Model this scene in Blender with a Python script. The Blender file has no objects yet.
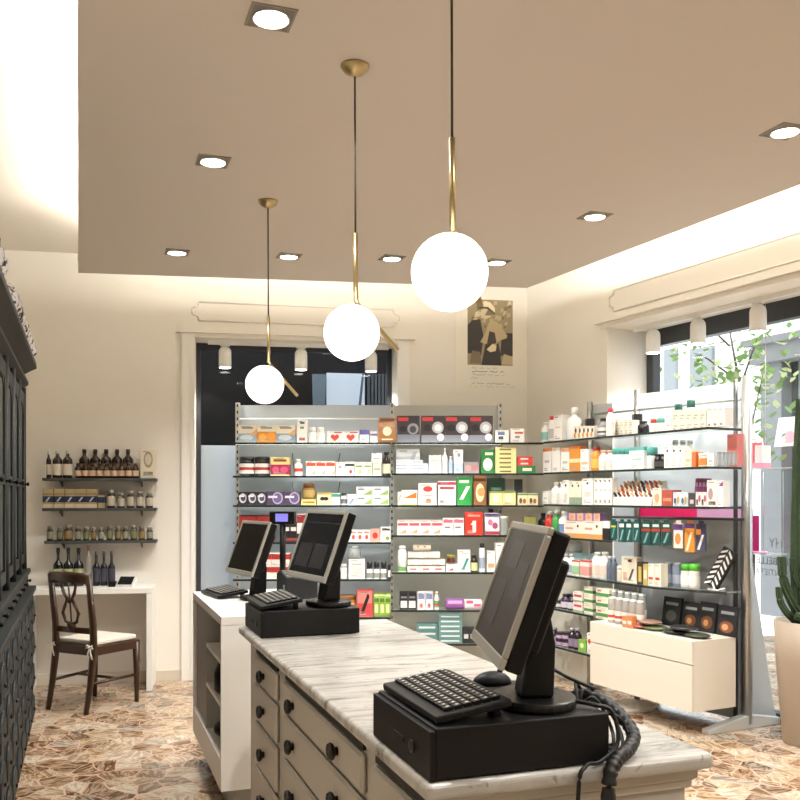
import bpy, math, random
from mathutils import Matrix, Vector
random.seed(7)
S = bpy.context.scene
COL = S.collection
PI = math.pi
CAMZ, HOR, F = 1.5, 495.0, 900.0

# ------------------------------------------------------------------ materials
def lin(h):
    h = h.lstrip('#')
    r = []
    for i in (0, 2, 4):
        c = int(h[i:i+2], 16) / 255
        r.append(c/12.92 if c <= .04045 else ((c+.055)/1.055)**2.4)
    return (*r, 1)

MATS = {}
def mat(hexc, rough=.5, metal=0, spec=.5, noise=0, nscale=30, trans=0, coat=0):
    key = (hexc, rough, metal, spec, noise, nscale, trans, coat)
    if key in MATS: return MATS[key]
    m = bpy.data.materials.new('paint_' + hexc); m.use_nodes = True
    nt = m.node_tree; b = nt.nodes['Principled BSDF']
    c = lin(hexc)
    b.inputs['Base Color'].default_value = c
    b.inputs['Roughness'].default_value = rough
    b.inputs['Metallic'].default_value = metal
    b.inputs['Specular IOR Level'].default_value = spec
    b.inputs['Transmission Weight'].default_value = trans
    b.inputs['Coat Weight'].default_value = coat
    if noise:
        tc = nt.nodes.new('ShaderNodeTexCoord'); n = nt.nodes.new('ShaderNodeTexNoise')
        n.inputs['Scale'].default_value = nscale; n.inputs['Detail'].default_value = 5
        mx = nt.nodes.new('ShaderNodeMix'); mx.data_type = 'RGBA'
        mx.inputs['A'].default_value = tuple(x*(1-noise) for x in c[:3]) + (1,)
        mx.inputs['B'].default_value = tuple(min(1, x*(1+noise)) for x in c[:3]) + (1,)
        nt.links.new(tc.outputs['Object'], n.inputs['Vector'])
        nt.links.new(n.outputs['Fac'], mx.inputs['Factor'])
        nt.links.new(mx.outputs['Result'], b.inputs['Base Color'])
    MATS[key] = m
    return m

def emit(name, col, strength):
    key = ('emit', name)
    if key in MATS: return MATS[key]
    m = bpy.data.materials.new(name); m.use_nodes = True
    b = m.node_tree.nodes['Principled BSDF']
    b.inputs['Base Color'].default_value = col
    b.inputs['Emission Color'].default_value = col
    b.inputs['Emission Strength'].default_value = strength
    MATS[key] = m
    return m

def clear(name, tint, gloss=.08, dens=1.0, rough=.03):
    """thin sheet of glass: mostly see-through, a little mirror, a little body colour"""
    key = ('clear', name)
    if key in MATS: return MATS[key]
    m = bpy.data.materials.new(name); m.use_nodes = True
    nt = m.node_tree; nt.nodes.clear()
    o = nt.nodes.new('ShaderNodeOutputMaterial')
    t = nt.nodes.new('ShaderNodeBsdfTransparent'); t.inputs['Color'].default_value = tint
    g = nt.nodes.new('ShaderNodeBsdfGlossy'); g.inputs['Roughness'].default_value = rough
    lw_ = nt.nodes.new('ShaderNodeLayerWeight')
    pw_ = nt.nodes.new('ShaderNodeMath'); pw_.operation = 'POWER'; pw_.inputs[1].default_value = 5
    ma_ = nt.nodes.new('ShaderNodeMath'); ma_.operation = 'MULTIPLY_ADD'; ma_.inputs[1].default_value = .8; ma_.inputs[2].default_value = .03
    mx = nt.nodes.new('ShaderNodeMixShader')
    nt.links.new(lw_.outputs['Facing'], pw_.inputs[0]); nt.links.new(pw_.outputs[0], ma_.inputs[0]); nt.links.new(ma_.outputs[0], mx.inputs['Fac'])
    nt.links.new(t.outputs[0], mx.inputs[1]); nt.links.new(g.outputs[0], mx.inputs[2])
    last = mx
    if dens < 1:
        d = nt.nodes.new('ShaderNodeBsdfPrincipled'); d.inputs['Base Color'].default_value = tint
        d.inputs['Roughness'].default_value = .15
        m2 = nt.nodes.new('ShaderNodeMixShader'); m2.inputs['Fac'].default_value = 1-dens
        nt.links.new(mx.outputs[0], m2.inputs[1]); nt.links.new(d.outputs[0], m2.inputs[2]); last = m2
    nt.links.new(last.outputs[0], o.inputs['Surface'])
    MATS[key] = m
    return m

def translucent(name, col, fac=.5):
    key = ('tl', name)
    if key in MATS: return MATS[key]
    m = bpy.data.materials.new(name); m.use_nodes = True
    nt = m.node_tree; nt.nodes.clear()
    o = nt.nodes.new('ShaderNodeOutputMaterial')
    d = nt.nodes.new('ShaderNodeBsdfDiffuse'); d.inputs['Color'].default_value = col
    t = nt.nodes.new('ShaderNodeBsdfTranslucent'); t.inputs['Color'].default_value = col
    mx = nt.nodes.new('ShaderNodeMixShader'); mx.inputs['Fac'].default_value = fac
    nt.links.new(d.outputs[0], mx.inputs[1]); nt.links.new(t.outputs[0], mx.inputs[2])
    nt.links.new(mx.outputs[0], o.inputs['Surface'])
    MATS[key] = m
    return m

def ramp(nt, stops, interp='LINEAR'):
    r = nt.nodes.new('ShaderNodeValToRGB'); r.color_ramp.interpolation = interp
    e = r.color_ramp.elements
    while len(e) < len(stops): e.new(.5)
    for k, (p, h) in enumerate(stops):
        e[k].position = p; e[k].color = lin(h)
    return r

def floor_mat():
    m = bpy.data.materials.new('crazy_paved_marble'); m.use_nodes = True
    nt = m.node_tree; b = nt.nodes['Principled BSDF']; L = nt.links.new
    tc = nt.nodes.new('ShaderNodeTexCoord')
    nz = nt.nodes.new('ShaderNodeTexNoise'); nz.inputs['Scale'].default_value = 2.5; nz.inputs['Detail'].default_value = 2
    L(tc.outputs['Object'], nz.inputs['Vector'])
    sc = nt.nodes.new('ShaderNodeVectorMath'); sc.operation = 'SCALE'; sc.inputs['Scale'].default_value = .12
    L(nz.outputs['Color'], sc.inputs[0])
    ad = nt.nodes.new('ShaderNodeVectorMath'); L(tc.outputs['Object'], ad.inputs[0]); L(sc.outputs[0], ad.inputs[1])
    v = nt.nodes.new('ShaderNodeTexVoronoi'); v.inputs['Scale'].default_value = 7.2; v.inputs['Randomness'].default_value = 1
    e = nt.nodes.new('ShaderNodeTexVoronoi'); e.feature = 'DISTANCE_TO_EDGE'; e.inputs['Scale'].default_value = 7.2
    L(ad.outputs[0], v.inputs['Vector']); L(ad.outputs[0], e.inputs['Vector'])
    sep = nt.nodes.new('ShaderNodeSeparateColor'); L(v.outputs['Color'], sep.inputs['Color'])
    cells = ramp(nt, [(0, '5e4029'), (.16, 'b5a388'), (.3, '7f5d3e'), (.42, 'cdc1ad'), (.55, '947352'), (.64, '37312c'), (.69, 'b8a485'), (.84, '6c4527'), (.95, '97928a')], 'CONSTANT')
    L(sep.outputs['Red'], cells.inputs['Fac'])
    # veins: noise stretched a different way in each stone
    vr = nt.nodes.new('ShaderNodeVectorRotate'); vr.rotation_type = 'Z_AXIS'
    mm = nt.nodes.new('ShaderNodeMath'); mm.operation = 'MULTIPLY'; mm.inputs[1].default_value = 6.28
    L(sep.outputs['Green'], mm.inputs[0]); L(mm.outputs[0], vr.inputs['Angle']); L(tc.outputs['Object'], vr.inputs['Vector'])
    mp = nt.nodes.new('ShaderNodeMapping'); mp.inputs['Scale'].default_value = (9, 30, 1); L(vr.outputs[0], mp.inputs['Vector'])
    n2 = nt.nodes.new('ShaderNodeTexNoise'); n2.inputs['Scale'].default_value = 1; n2.inputs['Detail'].default_value = 6; n2.inputs['Distortion'].default_value = 1.2
    L(mp.outputs[0], n2.inputs['Vector'])
    vein = ramp(nt, [(.33, '20140d'), (.42, '6f4c30'), (.50, 'a98d6c'), (.57, 'd9cbb4'), (.66, '8f6440'), (.75, 'b39b7e')])
    L(n2.outputs['Fac'], vein.inputs['Fac'])
    mx = nt.nodes.new('ShaderNodeMix'); mx.data_type = 'RGBA'; mx.inputs['Factor'].default_value = .5
    L(cells.outputs['Color'], mx.inputs['A']); L(vein.outputs['Color'], mx.inputs['B'])
    g = ramp(nt, [(0, 'ffffff'), (.018, 'ffffff'), (.03, '000000')]); L(e.outputs['Distance'], g.inputs['Fac'])
    mg = nt.nodes.new('ShaderNodeMix'); mg.data_type = 'RGBA'; mg.inputs['B'].default_value = lin('c9a58e')
    L(g.outputs['Color'], mg.inputs['Factor']); L(mx.outputs['Result'], mg.inputs['A'])
    L(mg.outputs['Result'], b.inputs['Base Color'])
    b.inputs['Roughness'].default_value = .22
    return m

def marble_mat():
    m = bpy.data.materials.new('grey_veined_marble'); m.use_nodes = True
    nt = m.node_tree; b = nt.nodes['Principled BSDF']; L = nt.links.new
    tc = nt.nodes.new('ShaderNodeTexCoord')
    mp = nt.nodes.new('ShaderNodeMapping'); mp.inputs['Scale'].default_value = (2.6, 13, 8); mp.inputs['Rotation'].default_value = (0, 0, .12)
    L(tc.outputs['Object'], mp.inputs['Vector'])
    n = nt.nodes.new('ShaderNodeTexNoise'); n.inputs['Scale'].default_value = 1.5; n.inputs['Detail'].default_value = 9; n.inputs['Distortion'].default_value = .9; n.inputs['Roughness'].default_value = .62
    L(mp.outputs[0], n.inputs['Vector'])
    r = ramp(nt, [(.28, '66625c'), (.38, '928e86'), (.47, 'aba79f'), (.6, 'b9b5ad'), (.74, '98948c')])
    L(n.outputs['Fac'], r.inputs['Fac'])
    n3 = nt.nodes.new('ShaderNodeTexNoise'); n3.inputs['Scale'].default_value = 14; n3.inputs['Detail'].default_value = 4; n3.inputs['Distortion'].default_value = 2.5
    L(tc.outputs['Object'], n3.inputs['Vector'])
    r3 = ramp(nt, [(.27, '97928a'), (.36, 'ffffff')]); L(n3.outputs['Fac'], r3.inputs['Fac'])
    mx = nt.nodes.new('ShaderNodeMix'); mx.data_type = 'RGBA'; mx.blend_type = 'MULTIPLY'; mx.inputs['Factor'].default_value = .6
    L(r.outputs['Color'], mx.inputs['A']); L(r3.outputs['Color'], mx.inputs['B'])
    L(mx.outputs['Result'], b.inputs['Base Color'])
    b.inputs['Roughness'].default_value = .25
    return m

def speckle_mat():
    m = bpy.data.materials.new('painted_ceramic'); m.use_nodes = True
    nt = m.node_tree; b = nt.nodes['Principled BSDF']; L = nt.links.new
    tc = nt.nodes.new('ShaderNodeTexCoord')
    n = nt.nodes.new('ShaderNodeTexNoise'); n.inputs['Scale'].default_value = 34; n.inputs['Detail'].default_value = 2
    L(tc.outputs['Object'], n.inputs['Vector'])
    r = ramp(nt, [(.44, '2e2c33'), (.5, 'dcd8d8')]); L(n.outputs['Fac'], r.inputs['Fac'])
    L(r.outputs['Color'], b.inputs['Base Color']); b.inputs['Roughness'].default_value = .2
    return m

# ------------------------------------------------------------------ mesh builder
class MB:
    def __init__(s): s.v = []; s.f = []; s.m = []; s.sm = []
    def face(s, idx, m=0, sm=False): s.f.append(idx); s.m.append(m); s.sm.append(sm)
    def box(s, x0, y0, z0, x1, y1, z1, m=0):
        b = len(s.v)
        s.v += [(x0,y0,z0),(x1,y0,z0),(x1,y1,z0),(x0,y1,z0),(x0,y0,z1),(x1,y0,z1),(x1,y1,z1),(x0,y1,z1)]
        for q in ((0,3,2,1),(4,5,6,7),(0,1,5,4),(1,2,6,5),(2,3,7,6),(3,0,4,7)): s.face([b+i for i in q], m)
        return s
    def prism(s, poly, z0, z1, m=0):
        b = len(s.v); n = len(poly)
        s.v += [(x,y,z0) for x,y in poly] + [(x,y,z1) for x,y in poly]
        s.face([b+n+i for i in range(n)], m); s.face([b+i for i in reversed(range(n))], m)
        for i in range(n): s.face([b+i, b+(i+1)%n, b+n+(i+1)%n, b+n+i], m)
        return s
    def slab_y(s, poly, y0, y1, m=0):
        """polygon in x,z pushed from y0 (front) to y1 (back)"""
        b = len(s.v); n = len(poly)
        s.v += [(x,y0,z) for x,z in poly] + [(x,y1,z) for x,z in poly]
        s.face([b+i for i in range(n)], m); s.face([b+n+i for i in reversed(range(n))], m)
        for i in range(n): s.face([b+(i+1)%n, b+i, b+n+i, b+n+(i+1)%n], m)
        return s
    def slab_x(s, poly, x0, x1, m=0):
        """polygon in y,z pushed from x0 to x1"""
        b = len(s.v); n = len(poly)
        s.v += [(x0,y,z) for y,z in poly] + [(x1,y,z) for y,z in poly]
        s.face([b+i for i in reversed(range(n))], m); s.face([b+n+i for i in range(n)], m)
        for i in range(n): s.face([b+i, b+(i+1)%n, b+n+(i+1)%n, b+n+i], m)
        return s
    def lathe(s, prof, cx=0, cy=0, seg=20, m=0, cap=True):
        b = len(s.v); n = len(prof)
        for r, z in prof:
            for k in range(seg):
                a = 2*PI*k/seg; s.v.append((cx+r*math.cos(a), cy+r*math.sin(a), z))
        for i in range(n-1):
            for k in range(seg):
                s.face([b+i*seg+k, b+i*seg+(k+1)%seg, b+(i+1)*seg+(k+1)%seg, b+(i+1)*seg+k], m, True)
        if cap:
            s.face([b+k for k in reversed(range(seg))], m); s.face([b+(n-1)*seg+k for k in range(seg)], m)
        return s
    def tube(s, path, r, seg=10, m=0, star=0, flat=None, cap=True):
        P = [Vector(p) for p in path]; n = len(P); b = len(s.v)
        rr = r if isinstance(r, (list, tuple)) else [r]*n
        up = Vector((0,0,1))
        for i in range(n):
            t = (P[min(i+1,n-1)] - P[max(i-1,0)]).normalized()
            a = t.cross(up)
            if a.length < .2: a = t.cross(Vector((0,1,0)))
            a.normalize(); c = a.cross(t).normalized()
            for k in range(seg):
                w = 2*PI*k/seg
                q = rr[i]*(1 - (star if k % 2 else 0))
                fa, fc = flat if flat else (1, 1)
                s.v.append(tuple(P[i] + a*(q*fa*math.cos(w)) + c*(q*fc*math.sin(w))))
        for i in range(n-1):
            for k in range(seg):
                s.face([b+i*seg+k, b+i*seg+(k+1)%seg, b+(i+1)*seg+(k+1)%seg, b+(i+1)*seg+k], m, not star)
        if cap:
            s.face([b+k for k in reversed(range(seg))], m); s.face([b+(n-1)*seg+k for k in range(seg)], m)
        return s
    def sphere(s, c, r, seg=24, rings=14, m=0, sc=(1,1,1)):
        b = len(s.v)
        for i in range(rings+1):
            t = PI*i/rings
            for k in range(seg):
                a = 2*PI*k/seg
                s.v.append((c[0]+r*sc[0]*math.sin(t)*math.cos(a), c[1]+r*sc[1]*math.sin(t)*math.sin(a), c[2]-r*sc[2]*math.cos(t)))
        for i in range(rings):
            for k in range(seg):
                s.face([b+i*seg+k, b+i*seg+(k+1)%seg, b+(i+1)*seg+(k+1)%seg, b+(i+1)*seg+k], m, True)
        return s
    def poly(s, pts, m=0):
        b = len(s.v); s.v += [tuple(p) for p in pts]; s.face(list(range(b, b+len(pts))), m); return s
    def add(s, o, M):
        b = len(s.v); s.v += [tuple(M @ Vector(p)) for p in o.v]
        s.f += [[b+i for i in f] for f in o.f]; s.m += o.m; s.sm += o.sm
        return s
    def xf(s, M): s.v = [tuple(M @ Vector(p)) for p in s.v]; return s
    def build(s, name, mats, parent=None, bevel=0, seg=2):
        if not isinstance(mats, (list, tuple)): mats = [mats]
        me = bpy.data.meshes.new(name)
        me.from_pydata(s.v, [], s.f)
        for x in mats: me.materials.append(x)
        me.polygons.foreach_set('material_index', s.m)
        me.polygons.foreach_set('use_smooth', s.sm)
        me.validate(); me.update()
        o = bpy.data.objects.new(name, me); COL.objects.link(o)
        if parent is not None: o.parent = parent
        if bevel:
            b = o.modifiers.new('edge', 'BEVEL'); b.width = bevel; b.segments = seg; b.limit_method = 'ANGLE'; b.angle_limit = .6
        return o

def tag(o, label, cat, group=None, kind=None):
    o['label'] = label; o['category'] = cat
    if group: o['group'] = group
    if kind: o['kind'] = kind
    return o
def thing(name, label, cat, loc=(0,0,0), rz=0, group=None):
    o = bpy.data.objects.new(name, None); COL.objects.link(o)
    o.empty_display_size = .05; o.location = loc; o.rotation_euler = (0, 0, rz)
    return tag(o, label, cat, group)
def struct(o, label=None):
    o['kind'] = 'structure'
    if label: o['label'] = label
    return o
def at(o, loc, rz=0): o.location = loc; o.rotation_euler = (0,0,rz); return o
def Tr(x, y, z): return Matrix.Translation((x, y, z))
def Rx(a): return Matrix.Rotation(a, 4, 'X')
def Ry(a): return Matrix.Rotation(a, 4, 'Y')
def Rz(a): return Matrix.Rotation(a, 4, 'Z')
def px(x, Y, y): return ((x-400)/F*Y, Y, CAMZ+(HOR-y)/F*Y)

# ------------------------------------------------------------------ frames of the room
RD = math.atan2(.35, 1)                    # depth direction of the room
BO = (-3.8, 7.1+.19*(-3.8+2.83)); BA = math.atan(.19)       # back wall origin and turn
RO = (1.107, 7.85); RA = math.atan2(-.8966, .443)           # right wall origin (corner) and turn
def on_back(x, off):                       # point in front of the back wall, off metres into the room, in pixel column x
    r = (x-400)/F; n = (math.sin(BA), -math.cos(BA))
    # line: Y = 7.1+.19(X+2.83) moved by off*n
    c = 7.1 + .19*2.83 - off*math.sqrt(1+.19**2)
    Y = c/(1-.19*r)
    return (r*Y, Y)

PLASTER = mat('e9e4da', .75, noise=.015, nscale=3)
CEIL = mat('cfc6bb', .8, noise=.01, nscale=2)
WHITE = mat('eeece6', .4)
FLOOR = floor_mat(); MARBLE = marble_mat()
BLACK = mat('0d0d0d', .45, spec=.25); BLACKM = mat('090909', .35, spec=.3); CHAR = mat('1f2020', .5, spec=.3)
GREEN_BLACK = mat('1d2221', .5, spec=.35, noise=.1, nscale=12)
BRASS = mat('b8a57a', .35, metal=1)
STEEL = mat('b9babb', .3, metal=.9); ALU = mat('cdcecb', .4, metal=.35)
DARKFR = mat('33363a', .4)

# ------------------------------------------------------------------ setting
fl = MB(); fl.box(-4.6, -2.2, -.1, 6.8, 9.6, 0)
struct(fl.build('floor', FLOOR))
up = MB(); up.prism([(-3.9, 7.6), (-.1, -1.9), (6.4, -1.9), (1.3, 8.5)], 3.42, 3.52)
struct(up.build('ceiling', PLASTER))
dc = MB()
DP = [(-2.245, 6.28), (.37, -1.05), (4.58, -1.05), (.95, 6.74)]
dc.prism(DP, 3.05, 3.13)
for i in range(4):                          # upstand round the edge that hides the strip lights
    a, b = Vector(DP[i]), Vector(DP[(i+1)%4]); d = (b-a).normalized(); n = Vector((-d.y, d.x))
    dc.prism([tuple(a), tuple(b), tuple(b+n*.03), tuple(a+n*.03)], 3.13, 3.17)
struct(dc.build('ceiling_dropped', CEIL))
# cove lamps on the dropped slab
ce = emit('warm_strip_lamp', (1, .94, .85, 1), 95)
cw = emit('neutral_strip_lamp', (1, .96, .90, 1), 200)
def strip(a, b, label):
    a, b = Vector(a), Vector(b); d = (b-a).normalized(); L = (b-a).length
    o = thing('cove_strip_light', label, 'light', (a.x, a.y, 3.13), math.atan2(d.y, d.x), 'strip lights in the ceiling cove')
    MB().box(0, -.012, 0, L, .012, .045).build('channel', ALU, o)
    MB().box(.01, -.009, .045, L-.01, .009, .06).build('diffuser', cw if 'window' in label else ce, o)
strip((-2.11, 6.20), (.86, 6.63), 'warm strip light along the rear edge of the dropped ceiling')
strip((.93, 6.55), (4.3, -.62), 'warm strip light along the window edge of the dropped ceiling')
strip((-2.05, 6.0), (.1, -.02), 'warm strip light along the cabinet edge of the dropped ceiling')

# back wall with the tall opening
s0, s1, zt = 2.17, 3.843, 2.78
bw = MB()
bw.box(.3, 0, 0, s0, .35, 3.5); bw.box(s1, 0, 0, 5.25, .35, 3.5); bw.box(s0, 0, zt, s1, .35, 3.5)
struct(at(bw.build('wall_back', PLASTER), (*BO, 0), BA))
# right wall with shop window
r0, r1 = 1.076, 4.25
rw = MB()
rw.box(-.3, 0, 0, r0, .5, 3.5); rw.box(r1, 0, 0, 11.2, .5, 3.5); rw.box(r0, 0, zt, r1, .5, 3.5)
struct(at(rw.build('wall_right', PLASTER), (*RO, 0), RA))
lw = MB(); lw.box(-.2, -8.4, 0, 0, 1.5, 3.5)
struct(at(lw.build('wall_left', PLASTER), (-2.885, 5.75, 0), RD))
rr = MB(); rr.box(-.6, -1.9, 0, 6.6, -1.7, 3.5)
struct(rr.build('wall_rear', PLASTER))
# baseboard
bb = MB(); bb.box(.3, -.018, 0, s0-.11, 0, .085); bb.box(s1+.11, -.018, 0, 5.0, 0, .085)
struct(at(bb.build('baseboard_back', mat('cfc6b6', .5)), (*BO, 0), BA))

def panel_mould(s0, s1, z0, z1, n):
    """raised frame with notched corners over a cornice, in a wall frame (room side is -y)"""
    m = MB()
    m.box(s0-.15, -.05, z0-.055, s1+.15, 0, z0-.03); m.box(s0-.13, -.035, z0-.03, s1+.13, 0, z0-.012); m.box(s0-.11, -.022, z0-.09, s1+.11, 0, z0-.055)
    k = .05
    a, b, c, d = s0-.02, s1+.02, z0+(.05 if n == 1 else .02), z1
    P = [(a+k,c),(b-k,c),(b-k,c+k*.6),(b,c+k),(b,d-k),(b-k,d-k*.6),(b-k,d),(a+k,d),(a+k,d-k*.6),(a,d-k),(a,c+k),(a+k,c+k*.6)]
    for i in range(len(P)):
        p, q = P[i], P[(i+1)%len(P)]
        m.tube([(p[0],-.004,p[1]),(q[0],-.004,q[1])], (.007 if n == 1 else .006), 6)
    return m
struct(at(panel_mould(s0, s1, zt+.09, 3.07, 1).build('trim_1', PLASTER), (*BO, 0), BA))
struct(at(panel_mould(r0+.05, r1, zt+.09, 3.05, 2).build('trim_2', PLASTER), (*RO, 0), RA))
# casing round the back opening
cs = MB()
cs.box(s0-.105, -.025, 0, s0, .0, zt+.02); cs.box(s1, -.025, 0, s1+.105, 0, zt+.02); cs.box(s0-.105, -.02, zt, s1+.105, 0, zt+.03)
cs.box(s0-.03, -.034, 0, s0-.004, -.025, zt); cs.box(s1+.004, -.034, 0, s1+.03, -.025, zt)
struct(at(cs.build('trim_3', WHITE), (*BO, 0), BA))

# ------------------------------------------------------------------ shop window (right)
GLASS = clear('window_glass', (.97, .985, .98, 1))
w1 = thing('window_1', 'wide street-side shop window in a dark frame', 'window', (*RO, 0), RA); w1['kind'] = 'structure'
gy = .43
f = MB()
f.box(r0+.0, gy-.04, zt-.13, r1, gy+.04, zt); f.box(r0, gy-.04, 0, r0+.07, gy+.04, zt-.13); f.box(r1-.07, gy-.04, 0, r1, gy+.04, zt-.13); f.box(r0+.07, gy-.04, 0, r1-.07, gy+.04, .06)
f.build('window_frame', DARKFR, w1, .004)
MB().box(r0+.07, gy-.004, .06, r1-.07, gy+.004, zt-.13).build('window_pane', GLASS, w1)
def s_on_glass(x):
    r = (x-400)/F; Y = (4.985+gy*1.115)/(r+.494)
    return (7.85+gy*.443-Y)/.8966, Y
def lettering(txt, x_right, y, size, hexc):
    s, Y = s_on_glass(x_right)
    cu = bpy.data.curves.new('lettering', 'FONT'); cu.body = txt; cu.size = size; cu.extrude = .0006; cu.align_x = 'LEFT'
    o = bpy.data.objects.new('lettering', cu); COL.objects.link(o); o.parent = w1
    o.location = (s, gy+.006, CAMZ+(HOR-y)/F*Y); o.rotation_euler = (PI/2, 0, PI)
    cu.materials.append(mat(hexc, .6)); o['label'] = 'lettering on the glass reading ' + txt
lettering('VICHY', 800, 549, .088, '8f9498')
lettering('DI BELLEZZA', 788, 566, .07, '5d6063')
lettering('ANTIETÀ', 785, 577, .062, 'a9adb0')

# back window in the opening
w2 = thing('window_2', 'dark window behind the shelving in the rear wall opening', 'window', (*BO, 0), BA); w2['kind'] = 'structure'
f = MB()
f.box(s0, .25, 0, s0+.04, .31, zt); f.box(s1-.04, .25, 0, s1, .31, zt); f.box(s0+.04, .25, zt-.05, s1-.04, .31, zt); f.box(s0+.04, .25, 0, s1-.04, .31, .66)
f.build('window_frame', DARKFR, w2, .003)
MB().box(s0+.04, .272, 1.92, s1-.04, .28, zt-.05).build('window_pane', clear('dark_window_glass', (.6, .63, .66, 1)), w2)
MB().box(s0+.04, .268, .66, s1-.04, .284, 1.92).build('frosted_pane', translucent('pale_blue_film', lin('d9e3ec'), .45), w2)
# soffit / yard behind the back window
ex = thing('building', 'dark house front seen through the rear window', 'building', (*BO, 0), BA)
MB().box(.9, 1.5, 0, 5.2, 1.7, 3.6).build('wall', mat('25272a', .8), ex)
MB().box(.9, .36, 2.86, 5.2, .6, 2.96).build('canopy', mat('202123', .8), ex)
def s_yard(x):
    X, Y = on_back(x, -1.44); return (X-BO[0])*math.cos(BA) + (Y-BO[1])*math.sin(BA)
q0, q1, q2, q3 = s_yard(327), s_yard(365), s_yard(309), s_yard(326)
MB().box(q0, 1.46, 1.2, q1, 1.49, 2.72).build('glowing_white_door', emit('glowing_white_door', (.9,.95,1,1), 1.0), ex)  # white door made to glow; emission stands in for light on it
cu = MB(); cu.slab_y([(q2,1.2),(q3,1.2),(q3-.03,1.8),(q3,2.70),(q2+.03,2.70),(q2+.05,1.9)], 1.42, 1.44); cu.build('drape', mat('b9ccd6', .7), ex)
cu = MB(); cu.slab_y([(q1-.10,1.2),(q1-.02,1.2),(q1-.06,2.2),(q1-.01,2.72),(q1-.03,2.72),(q1-.09,2.2)], 1.42, 1.44); cu.build('drape', mat('93a7b2', .7), ex)
sl = MB()
for k in range(8): sl.box(q1+.03+k*.035, 1.44, 1.2, q1+.052+k*.035, 1.49, 2.72)
sl.build('slatted_shutter', mat('8d9298', .6), ex)

# ------------------------------------------------------------------ outside street
st = MB(); st.box(.2, .52, -.12, 9, 6.0, -.02)
o = struct(at(st.build('ground_outside', mat('c9cac8', .7, noise=.1, nscale=4)), (*RO, 0), RA))
fc = thing('building', 'pale shopfront across the street with grey stone portal', 'building', (*RO, 0), RA)
MB().box(-3, 4.9, -.1, 9, 5.2, 5.5).build('wall', mat('e8eaec', .7, noise=.04, nscale=2), fc)
def fxs(x, off):                            # wall-frame s of pixel column x on a plane off metres outside
    r = (x-400)/F; Y = (4.985+off*1.115)/(r+.494); return (7.85+off*.443-Y)/.8966, Y
sA, YA = fxs(766, 4.7); sB, YB = fxs(815, 4.7)
zp = CAMZ+(HOR-365)/F*YA
p = MB(); p.box(sA, 4.6, 0, sA+.32, 4.9, zp); p.box(sA+2.4, 4.6, 0, sA+2.72, 4.9, zp); p.box(sA-.1, 4.5, zp, sA+2.85, 4.9, zp+.22); p.box(sA-.16, 4.42, zp+.22, sA+2.9, 4.9, zp+.3)
p.build('stone_portal', mat('717375', .7, noise=.1, nscale=5), fc)
MB().box(sA+.32, 4.78, 0, sA+.40, 4.88, zp).build('door_frame', mat('3b3d3f', .5), fc)
MB().box(sA+.40, 4.80, 0, sA+2.4, 4.86, zp).build('glass_door', mat('89948f', .2), fc)
for x0, x1, y0, y1 in ((664, 676, 350, 402), (690, 712, 350, 395)):
    a, Ya = fxs(x0, 4.85); b, Yb = fxs(x1, 4.85)
    MB().box(a, 4.84, CAMZ+(HOR-y1)/F*Ya, b, 4.9, CAMZ+(HOR-y0)/F*Ya).build('window', mat('80868a', .4), fc)
# tree outside
ts, tY = fxs(748, 1.5)
tr = thing('street_tree', 'slim leafy green tree standing outside the shop window', 'tree', (RO[0]+ts*.443+1.5*.8966, RO[1]-ts*.8966+1.5*.443, -.02), RA)
t = MB(); t.tube([(0,0,0),(.02,.02,1.0),(-.02,.0,1.9),(-.12,.02,2.5),(-.25,.05,2.95)], [.035,.03,.024,.014,.005], 8)
for bx, bz, ex_, ez in ((-.02,1.9,.25,2.5),(-.05,2.1,-.5,2.45),(-.1,2.4,.15,2.85),(-.12,2.5,-.62,2.8),(0,1.6,.22,1.95),(-.2,2.8,-.5,3.05)):
    t.tube([(bx,0,bz),((bx+ex_)/2,random.uniform(-.1,.1),(bz+ez)/2+.06),(ex_,random.uniform(-.15,.15),ez)], [.01,.007,.003], 6)
t.build('trunk', mat('4f4438', .8), tr)
lf = MB()
anch = [(.25,2.5),(-.5,2.45),(.15,2.85),(-.62,2.8),(.22,1.95),(-.5,3.05),(-.25,2.95),(-.1,2.5),(-.35,2.5),(.05,2.6),(.1,2.2)]
for ax, az in anch:
    for k in range(34):
        c = Vector((ax+random.gauss(0,.1), random.gauss(0,.14), az+random.gauss(0,.1)))
        M = Tr(*c) @ Rz(random.uniform(0,6.3)) @ Rx(random.uniform(-1,1)); L = random.uniform(.06,.11); W = L*.42
        q = MB(); q.poly([(0,0,0),(W*.8,L*.35,.006),(W*.6,L*.7,.004),(0,L,0),(-W*.6,L*.7,.004),(-W*.8,L*.35,.006)], random.choice((0,0,1)))
        lf.add(q, M)
lf.build('foliage', [translucent('leaf_green', lin('7f9c62'), .4), translucent('leaf_pale', lin('c9d3a6'), .4)], tr)

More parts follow.
